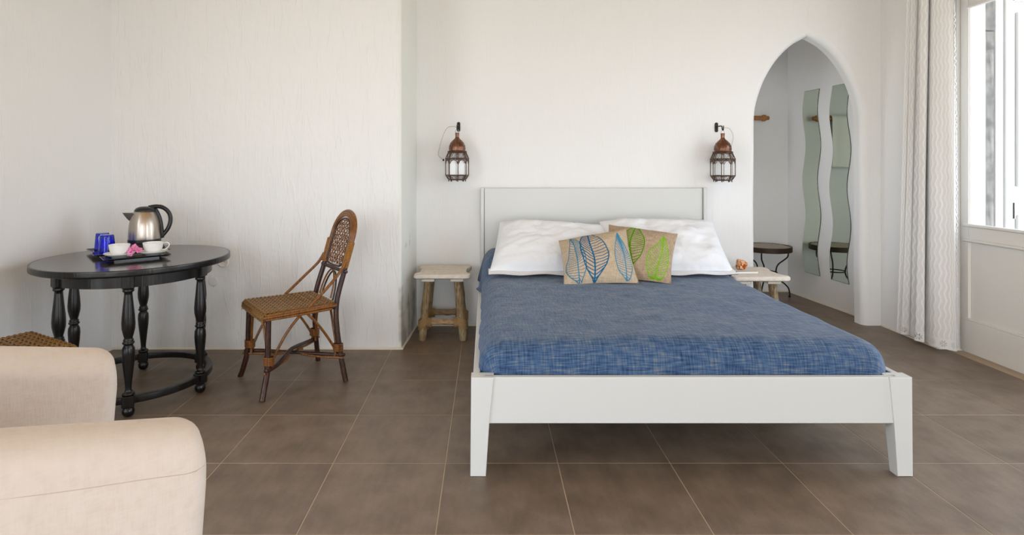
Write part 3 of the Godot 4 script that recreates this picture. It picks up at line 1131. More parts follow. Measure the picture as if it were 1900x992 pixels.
func build_table() -> void:
	var o := thing("round_table", "round black wooden table on six turned legs with a ring stretcher", "table", W(-1.863, 0, 3.043))
	var mb := MB.new()
	mb.lathe(V2([0.0, 0.682, 0.450, 0.680, 0.450, 0.680, 0.455, 0.683, 0.456, 0.690, 0.455, 0.704, 0.4555, 0.7095, 0.453, 0.7120, 0.447, 0.7118, 0.447, 0.7118, 0.0, 0.7112]), 96)
	var top := obj("tabletop", mb, M.black_wood, o)
	mb = MB.new()
	mb.lathe(V2([0.447, 0.7112, 0.446, 0.7121, 0.446, 0.7121, 0.0, 0.7121]), 96)
	obj("worn_surface", mb, M.black_top, top)
	mb = MB.new()
	mb.lathe(V2([0.335, 0.615, 0.362, 0.615, 0.362, 0.615, 0.362, 0.682, 0.362, 0.682, 0.335, 0.682, 0.335, 0.682, 0.335, 0.615]), 72)
	obj("apron", mb, M.black_wood, o)
	mb = MB.new()
	mb.lathe(V2([0.335, 0.062, 0.362, 0.062, 0.365, 0.065, 0.365, 0.092, 0.362, 0.095, 0.335, 0.095, 0.332, 0.092, 0.332, 0.065, 0.335, 0.062]), 72)
	obj("ring_stretcher", mb, M.black_wood, o)
	var prof := V2([0.0, 0.0, 0.013, 0.001, 0.022, 0.010, 0.0255, 0.024, 0.024, 0.036, 0.019, 0.044, 0.017, 0.048])
	var prof2 := V2([0.017, 0.102, 0.024, 0.104, 0.0255, 0.110, 0.023, 0.115, 0.016, 0.118, 0.0145, 0.124, 0.012, 0.130, 0.013, 0.150, 0.018, 0.200, 0.0245, 0.265, 0.0265, 0.300, 0.025, 0.325, 0.019, 0.338, 0.0175, 0.343, 0.0225, 0.347, 0.0245, 0.352, 0.0225, 0.357, 0.019, 0.360, 0.0215, 0.364, 0.0195, 0.369, 0.0165, 0.374, 0.021, 0.392, 0.0265, 0.420, 0.0275, 0.445, 0.0255, 0.480, 0.020, 0.540, 0.0165, 0.580, 0.0165, 0.592, 0.022, 0.596, 0.0235, 0.601, 0.021, 0.606, 0.0235, 0.610, 0.0245, 0.614])
	var legm := MB.new()
	legm.lathe(prof, 20)
	legm.lathe(prof2, 20)
	for k in legm.v.size():
		legm.v[k].x *= 1.08
		legm.v[k].z *= 1.08
	legm.box(Vector3(0, 0.075, 0), Vector3(0.052, 0.056, 0.052), 0.004)
	legm.box(Vector3(0, 0.647, 0), Vector3(0.052, 0.070, 0.052), 0.004)
	var lm := legm.mesh()
	for k in 6:
		var a := deg_to_rad(4.0 + 60.0 * k)
		var l := inst("leg", lm, M.black_wood, o)
		l.position = Vector3(cos(a) * 0.352, 0, sin(a) * 0.352)
		l.rotation.y = -a

# ---------------------------------------------------------------- rattan chair
func back_outline(inset: float, x0 := 0.0) -> PackedVector2Array:   # half oval in the plane of the back, from bottom left over the top
	var p := PackedVector2Array()
	var hw := 0.160 - inset
	p.append(Vector2(-hw, 0.02))
	p.append(Vector2(-hw - 0.004, 0.10))
	p.append(Vector2(-hw + 0.002, 0.17))
	for k in 11:
		var a := PI - PI * (k + 0.5) / 11.0
		p.append(Vector2(cos(a) * (hw - 0.002), 0.195 + sin(a) * (0.140 - inset)))
	p.append(Vector2(hw - 0.002, 0.17))
	p.append(Vector2(hw + 0.004, 0.10))
	p.append(Vector2(hw, 0.02))
	return spline2(p, 4)

func make_chair() -> Node3D:
	var o := thing("rattan_chair", "brown rattan side chair with woven seat and oval cane back, beside the black table", "chair", Vector3.ZERO, 0, "rattan chairs around the black table")
	var sh := 0.435        # seat height
	var fz := 0.215
	var bz := -0.175
	var wf := 0.205
	var wb := 0.188
	var lean := 0.29       # backward lean of the back per metre of height
	var on_back := func(p: Vector2, off := 0.0) -> Vector3:
		var y: float = 0.605 + p.y * 0.955
		return Vector3(p.x, y + off * 0.28, bz - 0.018 - (y - sh) * lean + off)
	# legs
	for s in [-1.0, 1.0]:
		var mb := MB.new()
		mb.tube(spline(V3([s * 0.185, sh - 0.012, 0.185, s * 0.188, 0.28, 0.188, s * 0.192, 0.15, 0.192, s * 0.204, 0.05, 0.212, s * 0.219, 0.0, 0.226]), 5), 0.0145, 10)
		obj("front_leg", mb, M.cane_dark, o)
		mb = MB.new()
		var top: Vector3 = on_back.call(Vector2(s * 0.150, 0.10), 0.0)
		mb.tube(spline(PackedVector3Array([top, on_back.call(Vector2(s * 0.152, 0.0)), Vector3(s * 0.160, sh, bz - 0.018), Vector3(s * 0.172, 0.30, bz - 0.014), Vector3(s * 0.190, 0.14, bz - 0.03), Vector3(s * 0.210, 0.0, bz - 0.05)]), 5), 0.0145, 10)
		obj("rear_leg", mb, M.cane_dark, o)
	# seat: dark bed, woven strips, bent rails
	var under := MB.new()
	var outline := spline2(V2([-wf, fz - 0.02, -wf + 0.015, fz, wf - 0.015, fz, wf, fz - 0.02, wb + 0.004, bz + 0.03, wb - 0.03, bz - 0.005, -wb + 0.03, bz - 0.005, -wb - 0.004, bz + 0.03]), 3, true)
	var oz := PackedVector2Array()
	for p in outline: oz.append(Vector2(p.x, -p.y))
	if Geometry2D.is_polygon_clockwise(oz): oz.reverse()
	under.prism(Geometry2D.offset_polygon(oz, -0.005)[0], -0.034, -0.004, 0.010, true)
	under.xf(Transform3D(Basis(Vector3.RIGHT, -PI / 2), Vector3(0, sh, 0)))
	var seat := obj("seat", under, M.weave_under, o)
	var wv := MB.new()
	var na := 21
	var nb := 18
	var surf := func(x: float, z: float) -> Vector3:    # x in -1..1, z in 0..1 from back to front; the front edge rolls over
		var zz: float = lerpf(bz, fz, z)
		var hw: float = lerpf(wb, wf, z)
		var y: float = sh + 0.004 - 0.006 * (1.0 - x * x) * sin(PI * clampf(z, 0, 1))
		if z > 0.95:
			var e: float = minf((z - 0.95) / 0.17, 1.0)
			zz = lerpf(bz, fz, 0.95) + 0.023 * sin(minf(e * 1.5, 1.0) * PI / 2)
			y -= 0.040 * pow(e, 1.7)
		if absf(x) > 0.93: y -= 0.014 * pow((absf(x) - 0.93) / 0.06, 2.0)
		return Vector3(x * hw, y, zz)
	for k in na:       # strips running front to back
		var x := -0.98 + 1.96 * (k + 0.5) / na
		var pts := PackedVector3Array()
		var steps := nb * 2 + 5
		for t in steps:
			var z := 1.12 * t / (steps - 1)
			pts.append(surf.call(x, z) + Vector3(0, 0.0022 * (1 if (t + k) % 2 else -1), 0))
		wv.tube(pts, 0.0072, 6, false, 0.3, Vector3.UP)
	for k in nb + 3:
		var z := (k + 0.5) / nb
		var pts := PackedVector3Array()
		var steps := na * 2 + 1
		for t in steps:
			var x := -0.985 + 1.97 * t / (steps - 1)
			pts.append(surf.call(x, z) + Vector3(0, 0.0022 * (1 if (t / 2 + k) % 2 else -1), 0))
		wv.tube(pts, 0.0070, 6, false, 0.3, Vector3.UP if k < nb else Vector3(0, 0.5, 0.9))
	obj("woven_cane", wv, M.weave, seat)
	var rail := MB.new()
	for s in [-1.0, 1.0]:
		rail.tube(spline(PackedVector3Array([Vector3(s * (wf - 0.002), sh - 0.020, fz + 0.004), Vector3(s * (wf + wb) * 0.5, sh - 0.016, 0.02), Vector3(s * wb, sh - 0.012, bz + 0.02)]), 6), 0.009, 8)
		rail.tube(spline(PackedVector3Array([Vector3(s * (wf - 0.003), sh - 0.009, fz - 0.012), Vector3(s * ((wf + wb) * 0.5 - 0.001), sh - 0.006, 0.02), Vector3(s * (wb - 0.001), sh - 0.003, bz + 0.02)]), 6), 0.0075, 8)
		rail.tube(spline(PackedVector3Array([Vector3(s * (wf - 0.004), sh - 0.031, fz - 0.01), Vector3(s * (wf + wb) * 0.5, sh - 0.030, 0.02), Vector3(s * wb, sh - 0.027, bz + 0.02)]), 6), 0.007, 8)
	rail.tube(spline(V3([-wb, sh - 0.014, bz + 0.02, -wb + 0.035, sh - 0.012, bz - 0.008, wb - 0.035, sh - 0.012, bz - 0.008, wb, sh - 0.014, bz + 0.02]), 6), 0.009, 8)
	obj("seat_rail", rail, M.cane, o)
	# back: three bent canes, cross bar, woven panel
	var fr := MB.new()
	for k in 3:
		var pts := PackedVector3Array()
		for p in back_outline(0.014 * k): pts.append(on_back.call(p, 0.004 * k))
		fr.tube(pts, [0.0105, 0.0095, 0.008][k], 8)
	obj("back_frame", fr, M.cane, o)
	var inner := MB.new()
	var ip := PackedVector3Array()
	for p in back_outline(0.046): ip.append(on_back.call(Vector2(p.x, maxf(p.y, 0.035)), 0.006))
	ip.append(on_back.call(Vector2(0.08, 0.012), 0.006)); ip.append(on_back.call(Vector2(-0.08, 0.012), 0.006))
	inner.tube(spline(ip, 2, true), 0.006, 8, true)
	obj("inner_hoop", inner, M.cane_dark, o)
	var bar := MB.new()
	bar.tube(PackedVector3Array([on_back.call(Vector2(-0.178, -0.006)), on_back.call(Vector2(0, -0.008)), on_back.call(Vector2(0.178, -0.006))]), 0.0105, 10)
	obj("cross_bar", bar, M.cane_dark, o)
	var pn := MB.new()
	var inside := func(p: Vector2) -> bool:
		var hw := 0.112
		if p.y < 0.016: return false
		if p.y <= 0.195: return absf(p.x) < hw
		return Vector2(p.x / hw, (p.y - 0.195) / 0.092).length() < 1.0
	var strands := []
	for k in 9: strands.append([Vector2(-0.10 + 0.025 * k, 0.0), Vector2(0, 1), 0.0035])
	for k in 12: strands.append([Vector2(-0.14, 0.028 + 0.0225 * k), Vector2(1, 0), 0.0040])
	for k in 14:
		strands.append([Vector2(-0.30 + 0.035 * k, 0.0), Vector2(0.55, 0.835), 0.0026])
		strands.append([Vector2(0.30 - 0.035 * k, 0.0), Vector2(-0.55, 0.835), 0.0026])
	for s in strands.size():
		var q: Array = strands[s]
		var pts := PackedVector3Array()
		for t in 60:
			var p: Vector2 = q[0] + q[1] * (t * 0.0062)
			if inside.call(p): pts.append(on_back.call(p, 0.003 + 0.0035 * sin(t * 1.75 + s * PI)))
		if pts.size() > 3: pn.tube(pts, q[2], 5, false, 0.55)
	obj("cane_panel", pn, M.cane, o)
	# bound ends of the back frame
	for s in [-1.0, 1.0]:
		var bd := MB.new()
		for k in 20:
			var y := 0.018 + 0.0072 * k
			var c: Vector3 = on_back.call(Vector2(s * (0.150 + 0.004 * sin(y * 9.0)), y), 0.003)
			var ring := PackedVector3Array()
			for t in 14:
				var a := TAU * t / 14
				ring.append(c + Vector3(cos(a) * 0.0235, 0, sin(a) * 0.0150))
			bd.tube(ring, 0.0040, 5, true)
		obj("cane_binding", bd, M.cane_pale, o)
		# side brace sweeping from the back frame to the seat edge
		var sw := MB.new()
		sw.tube(spline(PackedVector3Array([on_back.call(Vector2(s * 0.168, 0.06), 0.012), on_back.call(Vector2(s * 0.174, -0.005), 0.03), Vector3(s * 0.190, 0.535, -0.135), Vector3(s * 0.196, sh, -0.02)]), 7), 0.0085, 8)
		obj("arm_brace", sw, M.cane, o)
		# hoop under the cross bar
		var hp := MB.new()
		var hoop := PackedVector3Array()
		for t in 13:
			var a := PI * t / 12.0
			var px: float = s * 0.030 - cos(a) * 0.085
			var py := sh + sin(a) * 0.150
			hoop.append(Vector3(clampf(px, -0.135, 0.135), py, bz - 0.018 - (py - sh) * lean + 0.006 * s))
		hp.tube(hoop, 0.0052, 7)
		obj("back_hoop", hp, M.cane_dark if s > 0.0 else M.cane, o)
	# crossed stretcher
	for s in [-1.0, 1.0]:
		var xs := MB.new()
		xs.tube(spline(PackedVector3Array([Vector3(s * 0.205, 0.145, 0.205), Vector3(s * 0.155, 0.147, 0.135), Vector3(s * 0.03, 0.160 + 0.010 * s, 0.03), Vector3(-s * 0.03, 0.160 + 0.010 * s, -0.03), Vector3(-s * 0.150, 0.150, -0.150), Vector3(-s * 0.205, 0.147, -0.222)]), 6), 0.0120, 8, false, 0.8)
		obj("cross_stretcher", xs, M.cane_dark, o)
		var xb := MB.new()
		for e in [1.0, -1.0]:
			xb.tube(spline(PackedVector3Array([Vector3(s * e * 0.208, 0.132, e * 0.212), Vector3(s * e * 0.13, 0.134, e * 0.125), Vector3(s * e * 0.05, 0.146, e * 0.035), Vector3(-s * e * 0.012, 0.148, e * 0.040), Vector3(-s * e * 0.06, 0.140, e * 0.075)]), 6), 0.0065, 7)
		obj("stretcher_bow", xb, M.cane, o)
	# slanting braces with their lashings
	for s in [-1.0, 1.0]:
		for e in [1.0, -1.0]:
			var leg := Vector3(s * 0.178, 0.185, e * 0.180 if e > 0 else -0.190)
			var br := MB.new()
			br.tube(spline(PackedVector3Array([leg + Vector3(0, -0.045, -e * 0.016), leg + Vector3(0, 0.0, -e * 0.018), Vector3(s * 0.182, 0.31, e * 0.095), Vector3(s * 0.185, sh - 0.030, e * 0.015)]), 6), 0.0072, 7)
			br.tube(spline(PackedVector3Array([leg + Vector3(-s * 0.016, -0.045, 0), leg + Vector3(-s * 0.018, 0.0, 0), Vector3(s * 0.12, 0.32, e * 0.185), Vector3(s * 0.07, sh - 0.030, e * 0.19)]), 6), 0.0072, 7)
			obj("brace", br, M.cane, o)
			var ls := MB.new()
			for k in 6:
				var ring := PackedVector3Array()
				var c := leg + Vector3(s * 0.004, -0.014 + 0.007 * k, e * 0.002)
				for t in 16:
					var a := TAU * t / 16
					ring.append(c + Vector3(cos(a) * 0.0255, 0.002 * sin(a), sin(a) * 0.0255))
				ls.tube(ring, 0.0040, 5, true)
			obj("lashing", ls, M.cane, o)
	return o

func build_chairs() -> void:
	var c := make_chair()
	c.position = W(-1.087, 0, 3.205)
	c.rotation.y = atan2(-0.80, 0.60)
	var d: Node3D = c.duplicate()
	d.name = numbered("rattan_chair")
	add_child(d)
	d.position = W(-2.015, 0, 2.335)
	d.rotation.y = atan2(0.50, -0.86)
	tag(d, "second rattan chair, only a corner of its woven seat showing above the cream armchair", "chair", "rattan chairs around the black table")

# ---------------------------------------------------------------- armchair
func build_armchair() -> void:
	var f := Vector2(0.69, 0.724)      # facing, in plan (x, distance)
	var o := thing("armchair", "cream fabric tub armchair in the lower left corner, seen from behind its right arm", "armchair", W(-0.755, 0, 1.215), atan2(f.x, -f.y))
	var hw := 0.285       # half distance between the arm centre lines
	var w := 0.062        # half thickness of an arm
	var plan := spline(V3([-hw, 0, 0.0, -hw, 0, -0.20, -hw, 0, -0.40, -hw + 0.03, 0, -0.58, -hw + 0.14, 0, -0.71, 0, 0, -0.75, hw - 0.14, 0, -0.71, hw - 0.03, 0, -0.58, hw, 0, -0.40, hw, 0, -0.20, hw, 0, 0.0]), 6)
	var height := func(z: float) -> float: return 0.745 + 0.25 * minf(-z, 0.42) - 0.10 * smoothstep(-0.38, -0.75, z) * 0.2
	var sect := func(h: float) -> PackedVector2Array:   # (outward, height)
		var p := PackedVector2Array([Vector2(w - 0.004, 0.06), Vector2(w, 0.25), Vector2(w + 0.004, h - 0.20), Vector2(w + 0.006, h - 0.10)])
		for k in 19:
			var a := PI * k / 18.0
			p.append(Vector2(cos(a) * w * 1.06, h - 0.060 + sin(a) * 0.060))
		p.append(Vector2(-w, h - 0.14)); p.append(Vector2(-w + 0.006, 0.38)); p.append(Vector2(-w + 0.006, 0.30))
		return p
	var mb := MB.new()
	var rows := []
	var er := 0.040
	var m := plan.size()
	for e in 9:          # rounded front of the near arm
		var a := PI / 2 * e / 8.0
		rows.append([plan[0] + Vector3(0, 0, er * cos(a)), Vector3(-1, 0, 0), er * (1.0 - sin(a)), 0.0])
	for k in range(1, m - 1):
		var t := (plan[k + 1] - plan[k - 1]).normalized()
		rows.append([plan[k], t.cross(Vector3.UP) * -1.0, 0.0, 1.0])
	for e in 9:
		var a := PI / 2 * (8 - e) / 8.0
		rows.append([plan[m - 1] + Vector3(0, 0, er * cos(a)), Vector3(1, 0, 0), er * (1.0 - sin(a)), 0.0])
	var n := 0
	for r in rows.size():
		var q: Array = rows[r]
		var base: Vector3 = q[0]
		var out: Vector3 = q[1]
		if r >= 9 and r < rows.size() - 9:
			var outward := Vector3(base.x, 0, base.z + 0.35)
			if out.dot(outward) < 0.0: out = -out
		var h: float = height.call(base.z)
		var pr: PackedVector2Array = sect.call(h)
		n = pr.size()
		for k in n:
			var p := pr[k]
			var ins: float = q[2]
			var x := signf(p.x) * maxf(0.0, absf(p.x) - ins) if absf(p.x) > 0.001 else 0.0
			var y := p.y - (ins if p.y > h - 0.08 else 0.0)
			var slant := -0.06 * (h - y) if (r < 9 or r >= rows.size() - 9) else 0.0
			mb.add(base + out * x + Vector3(0, y, slant), Vector3.ZERO, Vector2(r * 0.05, y))
	var i0 := mb.ix.size()
	for r in rows.size() - 1:
		for k in n - 1:
			var a := r * n + k
			mb.quad(a, a + 1, a + n + 1, a + n)
	for e in 2:         # close the two fronts
		var r0 := 0 if e == 0 else (rows.size() - 1) * n
		for k in n / 2 - 1:
			var a := r0 + k
			var b := r0 + n - 1 - k
			if e == 0: mb.quad(a, b, b - 1, a + 1)
			else: mb.quad(a + 1, b - 1, b, a)
	mb._normals(0, i0)
	# wind the shell so that its outside faces out
	var test := 24 * n + 3
	var want: Vector3 = rows[24][1]
	if want.dot(Vector3(rows[24][0].x, 0, rows[24][0].z + 0.35)) < 0.0: want = -want
	if mb.n[test].dot(want) < 0.0:
		for k in range(0, mb.ix.size(), 3):
			var s := mb.ix[k + 1]
			mb.ix[k + 1] = mb.ix[k + 2]
			mb.ix[k + 2] = s
		for k in mb.n.size(): mb.n[k] = -mb.n[k]
	obj("arms_and_back", mb, M.slip, o)
	# seams below the rolled top of each arm
	for s in [-1.0, 1.0]:
		var sp := PackedVector3Array()
		for k in 26:
			var z := 0.030 - 0.45 * k / 25.0
			var h: float = height.call(minf(z, 0.0))
			sp.append(Vector3(s * (hw + w * 1.06 + 0.001 - (0.012 if k == 0 else 0.0)), h - 0.072 + 0.0012 * sin(k * 0.4), z - 0.006))
		mb = MB.new()
		mb.tube(sp, 0.0007, 6)
		obj("arm_seam", mb, M.slip_seam, o)
	mb = MB.new()
	mb.box(Vector3(0, 0.20, -0.345), Vector3(hw * 2 - w * 2 + 0.01, 0.24, 0.70), 0.02)
	obj("seat_base", mb, M.slip, o)
	mb = MB.new()
	mb.box(Vector3(0, 0.385, -0.31), Vector3(hw * 2 - w * 2 - 0.01, 0.13, 0.66), 0.045)
	obj("seat_cushion", mb, M.slip, o)
	for p in [[-0.29, -0.02], [0.29, -0.02], [-0.2, -0.64], [0.2, -0.64]]:
		mb = MB.new()
		mb.lathe(V2([0.0, 0.0, 0.018, 0.0, 0.018, 0.0, 0.024, 0.08]), 16)
		mb.xf(Transform3D(Basis(), Vector3(p[0], 0, p[1])))
		obj("foot", mb, M.black_wood, o)

# ---------------------------------------------------------------- stools used as night tables
func build_stools() -> void:
	var a := make_stool("rustic stool with whitewashed top and rope-bound log legs, bare, left of the bed")
	a.position = W(-0.300, 0, 4.045)
	var b: Node3D = a.duplicate()
	b.name = numbered("stool")
	add_child(b)
	b.position = W(1.827, 0, 3.965)
	b.rotation.y = 0.0
	tag(b, "rustic stool with whitewashed top holding a shell and a magazine, right of the bed", "stool", "rustic log stools beside the bed")

func make_stool(label: String) -> Node3D:
	var o := thing("stool", label, "stool", Vector3.ZERO, 0, "rustic log stools beside the bed")
	var h := 0.462
	# slab with lobed ends (plan in x, distance; front at negative)
	var half := V2([0.0, -0.190, 0.12, -0.191, 0.172, -0.188, 0.193, -0.170, 0.194, -0.140, 0.176, -0.112, 0.166, -0.075, 0.166, -0.02, 0.168, 0.05, 0.184, 0.085, 0.191, 0.125, 0.187, 0.165, 0.165, 0.183, 0.10, 0.186])
	var poly := PackedVector2Array()
	for p in half: poly.append(Vector2(p.x, p.y))
	for k in range(half.size() - 1, 0, -1): poly.append(Vector2(-half[k].x - 0.002 * sin(k * 3.0), half[k].y + 0.003 * sin(k * 2.0)))
	var out := spline2(poly, 3, true)
	if Geometry2D.is_polygon_clockwise(out): out.reverse()
	var mb := MB.new()
	mb.prism(out, -0.034, 0.0, 0.010, true)
	mb.xf(Transform3D(Basis(Vector3.RIGHT, -PI / 2), Vector3(0, h, 0)))
	obj("seat_slab", mb, M.whitewash, o)
	for s in [-1.0, 1.0]:
		mb = MB.new()
		mb.box(Vector3(s * 0.098, h - 0.046, 0), Vector3(0.088, 0.024, 0.30), 0.003)
		obj("cleat", mb, M.whitewash, o)
	var rng := RandomNumberGenerator.new()
	rng.seed = 77
	for sx in [-1.0, 1.0]:
		for sz in [-1.0, 1.0]:
			mb = MB.new()
			var pts := PackedVector3Array()
			var rad := PackedFloat32Array()
			for k in 9:
				var t := k / 8.0
				var jitter := Vector3(rng.randf_range(-1, 1), 0, rng.randf_range(-1, 1)) * 0.0025
				pts.append(Vector3(sx * lerpf(0.142, 0.100, t), lerpf(0.002, h - 0.058, t), sz * lerpf(0.135, 0.110, t)) + jitter)
				rad.append(0.0262 + rng.randf_range(-0.0012, 0.0018) - (0.004 if k == 0 else 0.0))
			mb.tube(spline(pts, 2), spread(rad, 2), 14)
			obj("log_leg", mb, M.log, o)
			# rope lashing, tilted turns around leg and rail
			mb = MB.new()
			var c := Vector3(sx * 0.134, 0.125, sz * 0.128)
			for k in 7:
				var ring := PackedVector3Array()
				var tilt: float = -sx * 0.62
				for t in 18:
					var a := TAU * t / 18
					var p := Vector3(cos(a) * 0.0325, 0, sin(a) * 0.0335)
					p.y += p.x * tan(tilt) * 0.9 + 0.004 * sin(a * 2.0)
					ring.append(c + p + Vector3(-sx * 0.002, (k - 3) * 0.0088, 0))
				mb.tube(ring, 0.0046, 6, true)
			for k in 4:
				var ring2 := PackedVector3Array()
				for t in 16:
					var a := TAU * t / 16
					ring2.append(c + Vector3(-sx * (0.028 + 0.0085 * k), cos(a) * 0.029 - 0.002, sin(a) * 0.029))
				mb.tube(ring2, 0.0046, 6, true)
			obj("rope_lashing", mb, M.rope, o)
	for sz in [-1.0, 1.0]:
		mb = MB.new()
		var pts := PackedVector3Array()
		var rad := PackedFloat32Array()
		for k in 8:
			pts.append(Vector3(lerpf(-0.125, 0.125, k / 7.0), 0.125 + rng.randf_range(-0.002, 0.002), sz * 0.128 + rng.randf_range(-0.002, 0.002)))
			rad.append(0.0205 + rng.randf_range(-0.001, 0.0015))
		mb.tube(spline(pts, 2), spread(rad, 2), 12)
		obj("log_rail", mb, M.log_side, o)
	return o

func spread(r: PackedFloat32Array, per: int) -> PackedFloat32Array:
	var q := PackedFloat32Array()
	for k in r.size() - 1:
		for s in per: q.append(lerpf(r[k], r[k + 1], float(s) / per))
	q.append(r[r.size() - 1])
	return q

# ---------------------------------------------------------------- niche
func build_niche() -> void:
	var c := W(2.545, 0, 5.19)
	var o := thing("side_table", "round iron table with mosaic top standing in the niche behind the arch", "table", c)
	var mb := MB.new()
	mb.lathe(V2([0.0, 0.425, 0.196, 0.425, 0.196, 0.425, 0.208, 0.425, 0.208, 0.425, 0.210, 0.427, 0.210, 0.468, 0.208, 0.470, 0.208, 0.470, 0.202, 0.470, 0.202, 0.470, 0.202, 0.464, 0.202, 0.464, 0.0, 0.464]), 56)
	obj("table_rim", mb, M.brown_iron, o)
	var rng := RandomNumberGenerator.new()
	rng.seed = 3
	mb = MB.new()       # little stones of the top, joined: each is far under the size one could pick out
	for i in range(-9, 10):
		for j in range(-9, 10):
			var p := Vector3(i * 0.021, 0.4665, j * 0.021)
			if Vector2(p.x, p.z).length() < 0.188:
				mb.box(p, Vector3(0.0185, 0.005 + rng.randf_range(0, 0.001), 0.0185), 0.001)
	var ms := obj("mosaic_stones", mb, M.mosaic[0], o)
	ms.set_meta("kind", "stuff")
	for k in 3:
		var a := deg_to_rad([2.0, 128.0, 238.0][k])
		var dir := Vector3(cos(a), 0, sin(a))
		var pts := PackedVector3Array()
		for q in [[0.192, 0.425], [0.194, 0.395], [0.186, 0.365], [0.150, 0.335], [0.105, 0.300], [0.086, 0.255], [0.088, 0.205], [0.115, 0.160], [0.160, 0.125], [0.195, 0.085], [0.206, 0.040], [0.206, 0.012]]:
			pts.append(dir * q[0] + Vector3(0, q[1], 0))
		mb = MB.new()
		mb.tube(spline(pts, 4), 0.0065, 8)
		mb.ball(dir * 0.206 + Vector3(0, 0.011, 0), Vector3(0.011, 0.011, 0.011), 10)
		obj("leg", mb, M.iron, o)
	mb = MB.new()
	var ring := PackedVector3Array()
	for t in 36: ring.append(Vector3(cos(TAU * t / 36) * 0.086, 0.23, sin(TAU * t / 36) * 0.086))
	mb.tube(ring, 0.0055, 8, true)
	obj("ring_brace", mb, M.iron, o)
	# wavy mirrors on the right wall of the niche
	for k in 2:
		var d_far: float = [5.175, 4.820][k]
		var wdt: float = [0.205, 0.210][k]
		var y0 := 0.236
		var y1 := 1.865
		var lab: String = ["wavy strip mirror on the niche wall, the one nearer the round iron table", "wavy strip mirror on the niche wall, the one nearer the arch edge"][k]
		var left := PackedVector2Array()
		var right := PackedVector2Array()
		for t in 61:
			var y := lerpf(y0, y1, t / 60.0)
			var sway := 0.022 * sin(TAU * (y - y0) / 0.62 + 2.6 + k * 0.5)
			left.append(Vector2(sway, y))
			right.append(Vector2(wdt + sway, y))
		var poly := PackedVector2Array()
		for p in right: poly.append(p)
		for t in range(60, -1, -1): poly.append(left[t])
		if Geometry2D.is_polygon_clockwise(poly): poly.reverse()
		# local x runs along the wall towards the viewer, local z out of the wall
		var along_wall := Vector3(0.0868, 0, 0.9962)
		var outw := Vector3(-0.9962, 0, 0.0868)
		var wall_at := func(d: float) -> Vector3: return W(2.860 + (5.42 - d) * 0.0872, 0, d)
		var n := thing("wavy_mirror", lab, "mirror", wall_at.call(d_far) + outw * 0.0005, 0, "wavy mirrors in the niche")
		var b := Basis(along_wall, Vector3.UP, along_wall.cross(Vector3.UP))
		if b.z.dot(outw) < 0.0: b = Basis(along_wall, Vector3.UP, outw)
		n.basis = b
		mb = MB.new()
		mb.prism(poly, 0.0, 0.0045, 0.0012)
		obj("glass_edge", mb, M.mirror_edge, n)
		var inp := Geometry2D.offset_polygon(poly, -0.0025)[0]
		if Geometry2D.is_polygon_clockwise(inp): inp.reverse()
		mb = MB.new()
		mb.prism(inp, 0.004, 0.0056, 0.0004)
		obj("mirror_face", mb, M.mirror, n)
	# towel rail with a turned end, and the towel seen in the mirror
	var y := 1.640
	var rl := thing("towel_rail", "wooden towel rail with rounded end on the niche end wall", "towel rail", W(2.15, y, 5.345))
	mb = MB.new()
	mb.tube(V3([-0.30, 0, 0, 0.46, 0, 0]), 0.021, 14)
	obj("rod", mb, M.peg, rl)
	mb = MB.new()
	mb.lathe(V2([0.0, -0.016, 0.026, -0.016, 0.031, -0.008, 0.031, 0.010, 0.024, 0.020, 0.024, 0.020, 0.019, 0.022, 0.019, 0.044, 0.014, 0.048, 0.0, 0.048]), 18)
	mb.xf(Transform3D(Basis(Vector3.FORWARD, PI / 2), Vector3(0.445, 0, 0)))
	obj("end_knob", mb, M.peg, rl)
	for x in [-0.27, 0.40]:
		mb = MB.new()
		mb.tube(V3([x, 0, 0, x, 0, -0.074]), 0.014, 12)
		obj("bracket", mb, M.peg, rl)
	var tw := MB.new()
	var ff := func(u: float, v: float) -> Vector3:
		var s := v * 0.98 - 0.48
		var x := -0.16 + u * 0.47
		var r := 0.028
		if absf(s) < r * PI / 2: return Vector3(x, r * cos(s / r), r * sin(-s / r) * -1.0)
		var sg := signf(s)
		return Vector3(x, -(absf(s) - r * PI / 2), sg * (r + 0.003 * sin(x * 40.0)))
	tw.sheet(30, 60, ff, 0.006)
	tw.xf(Transform3D(Basis(), W(2.15, y, 5.345)))
	tag(obj("towel", tw, M.towel), "white towel hanging from the niche rail, seen only in the wavy mirror", "towel")

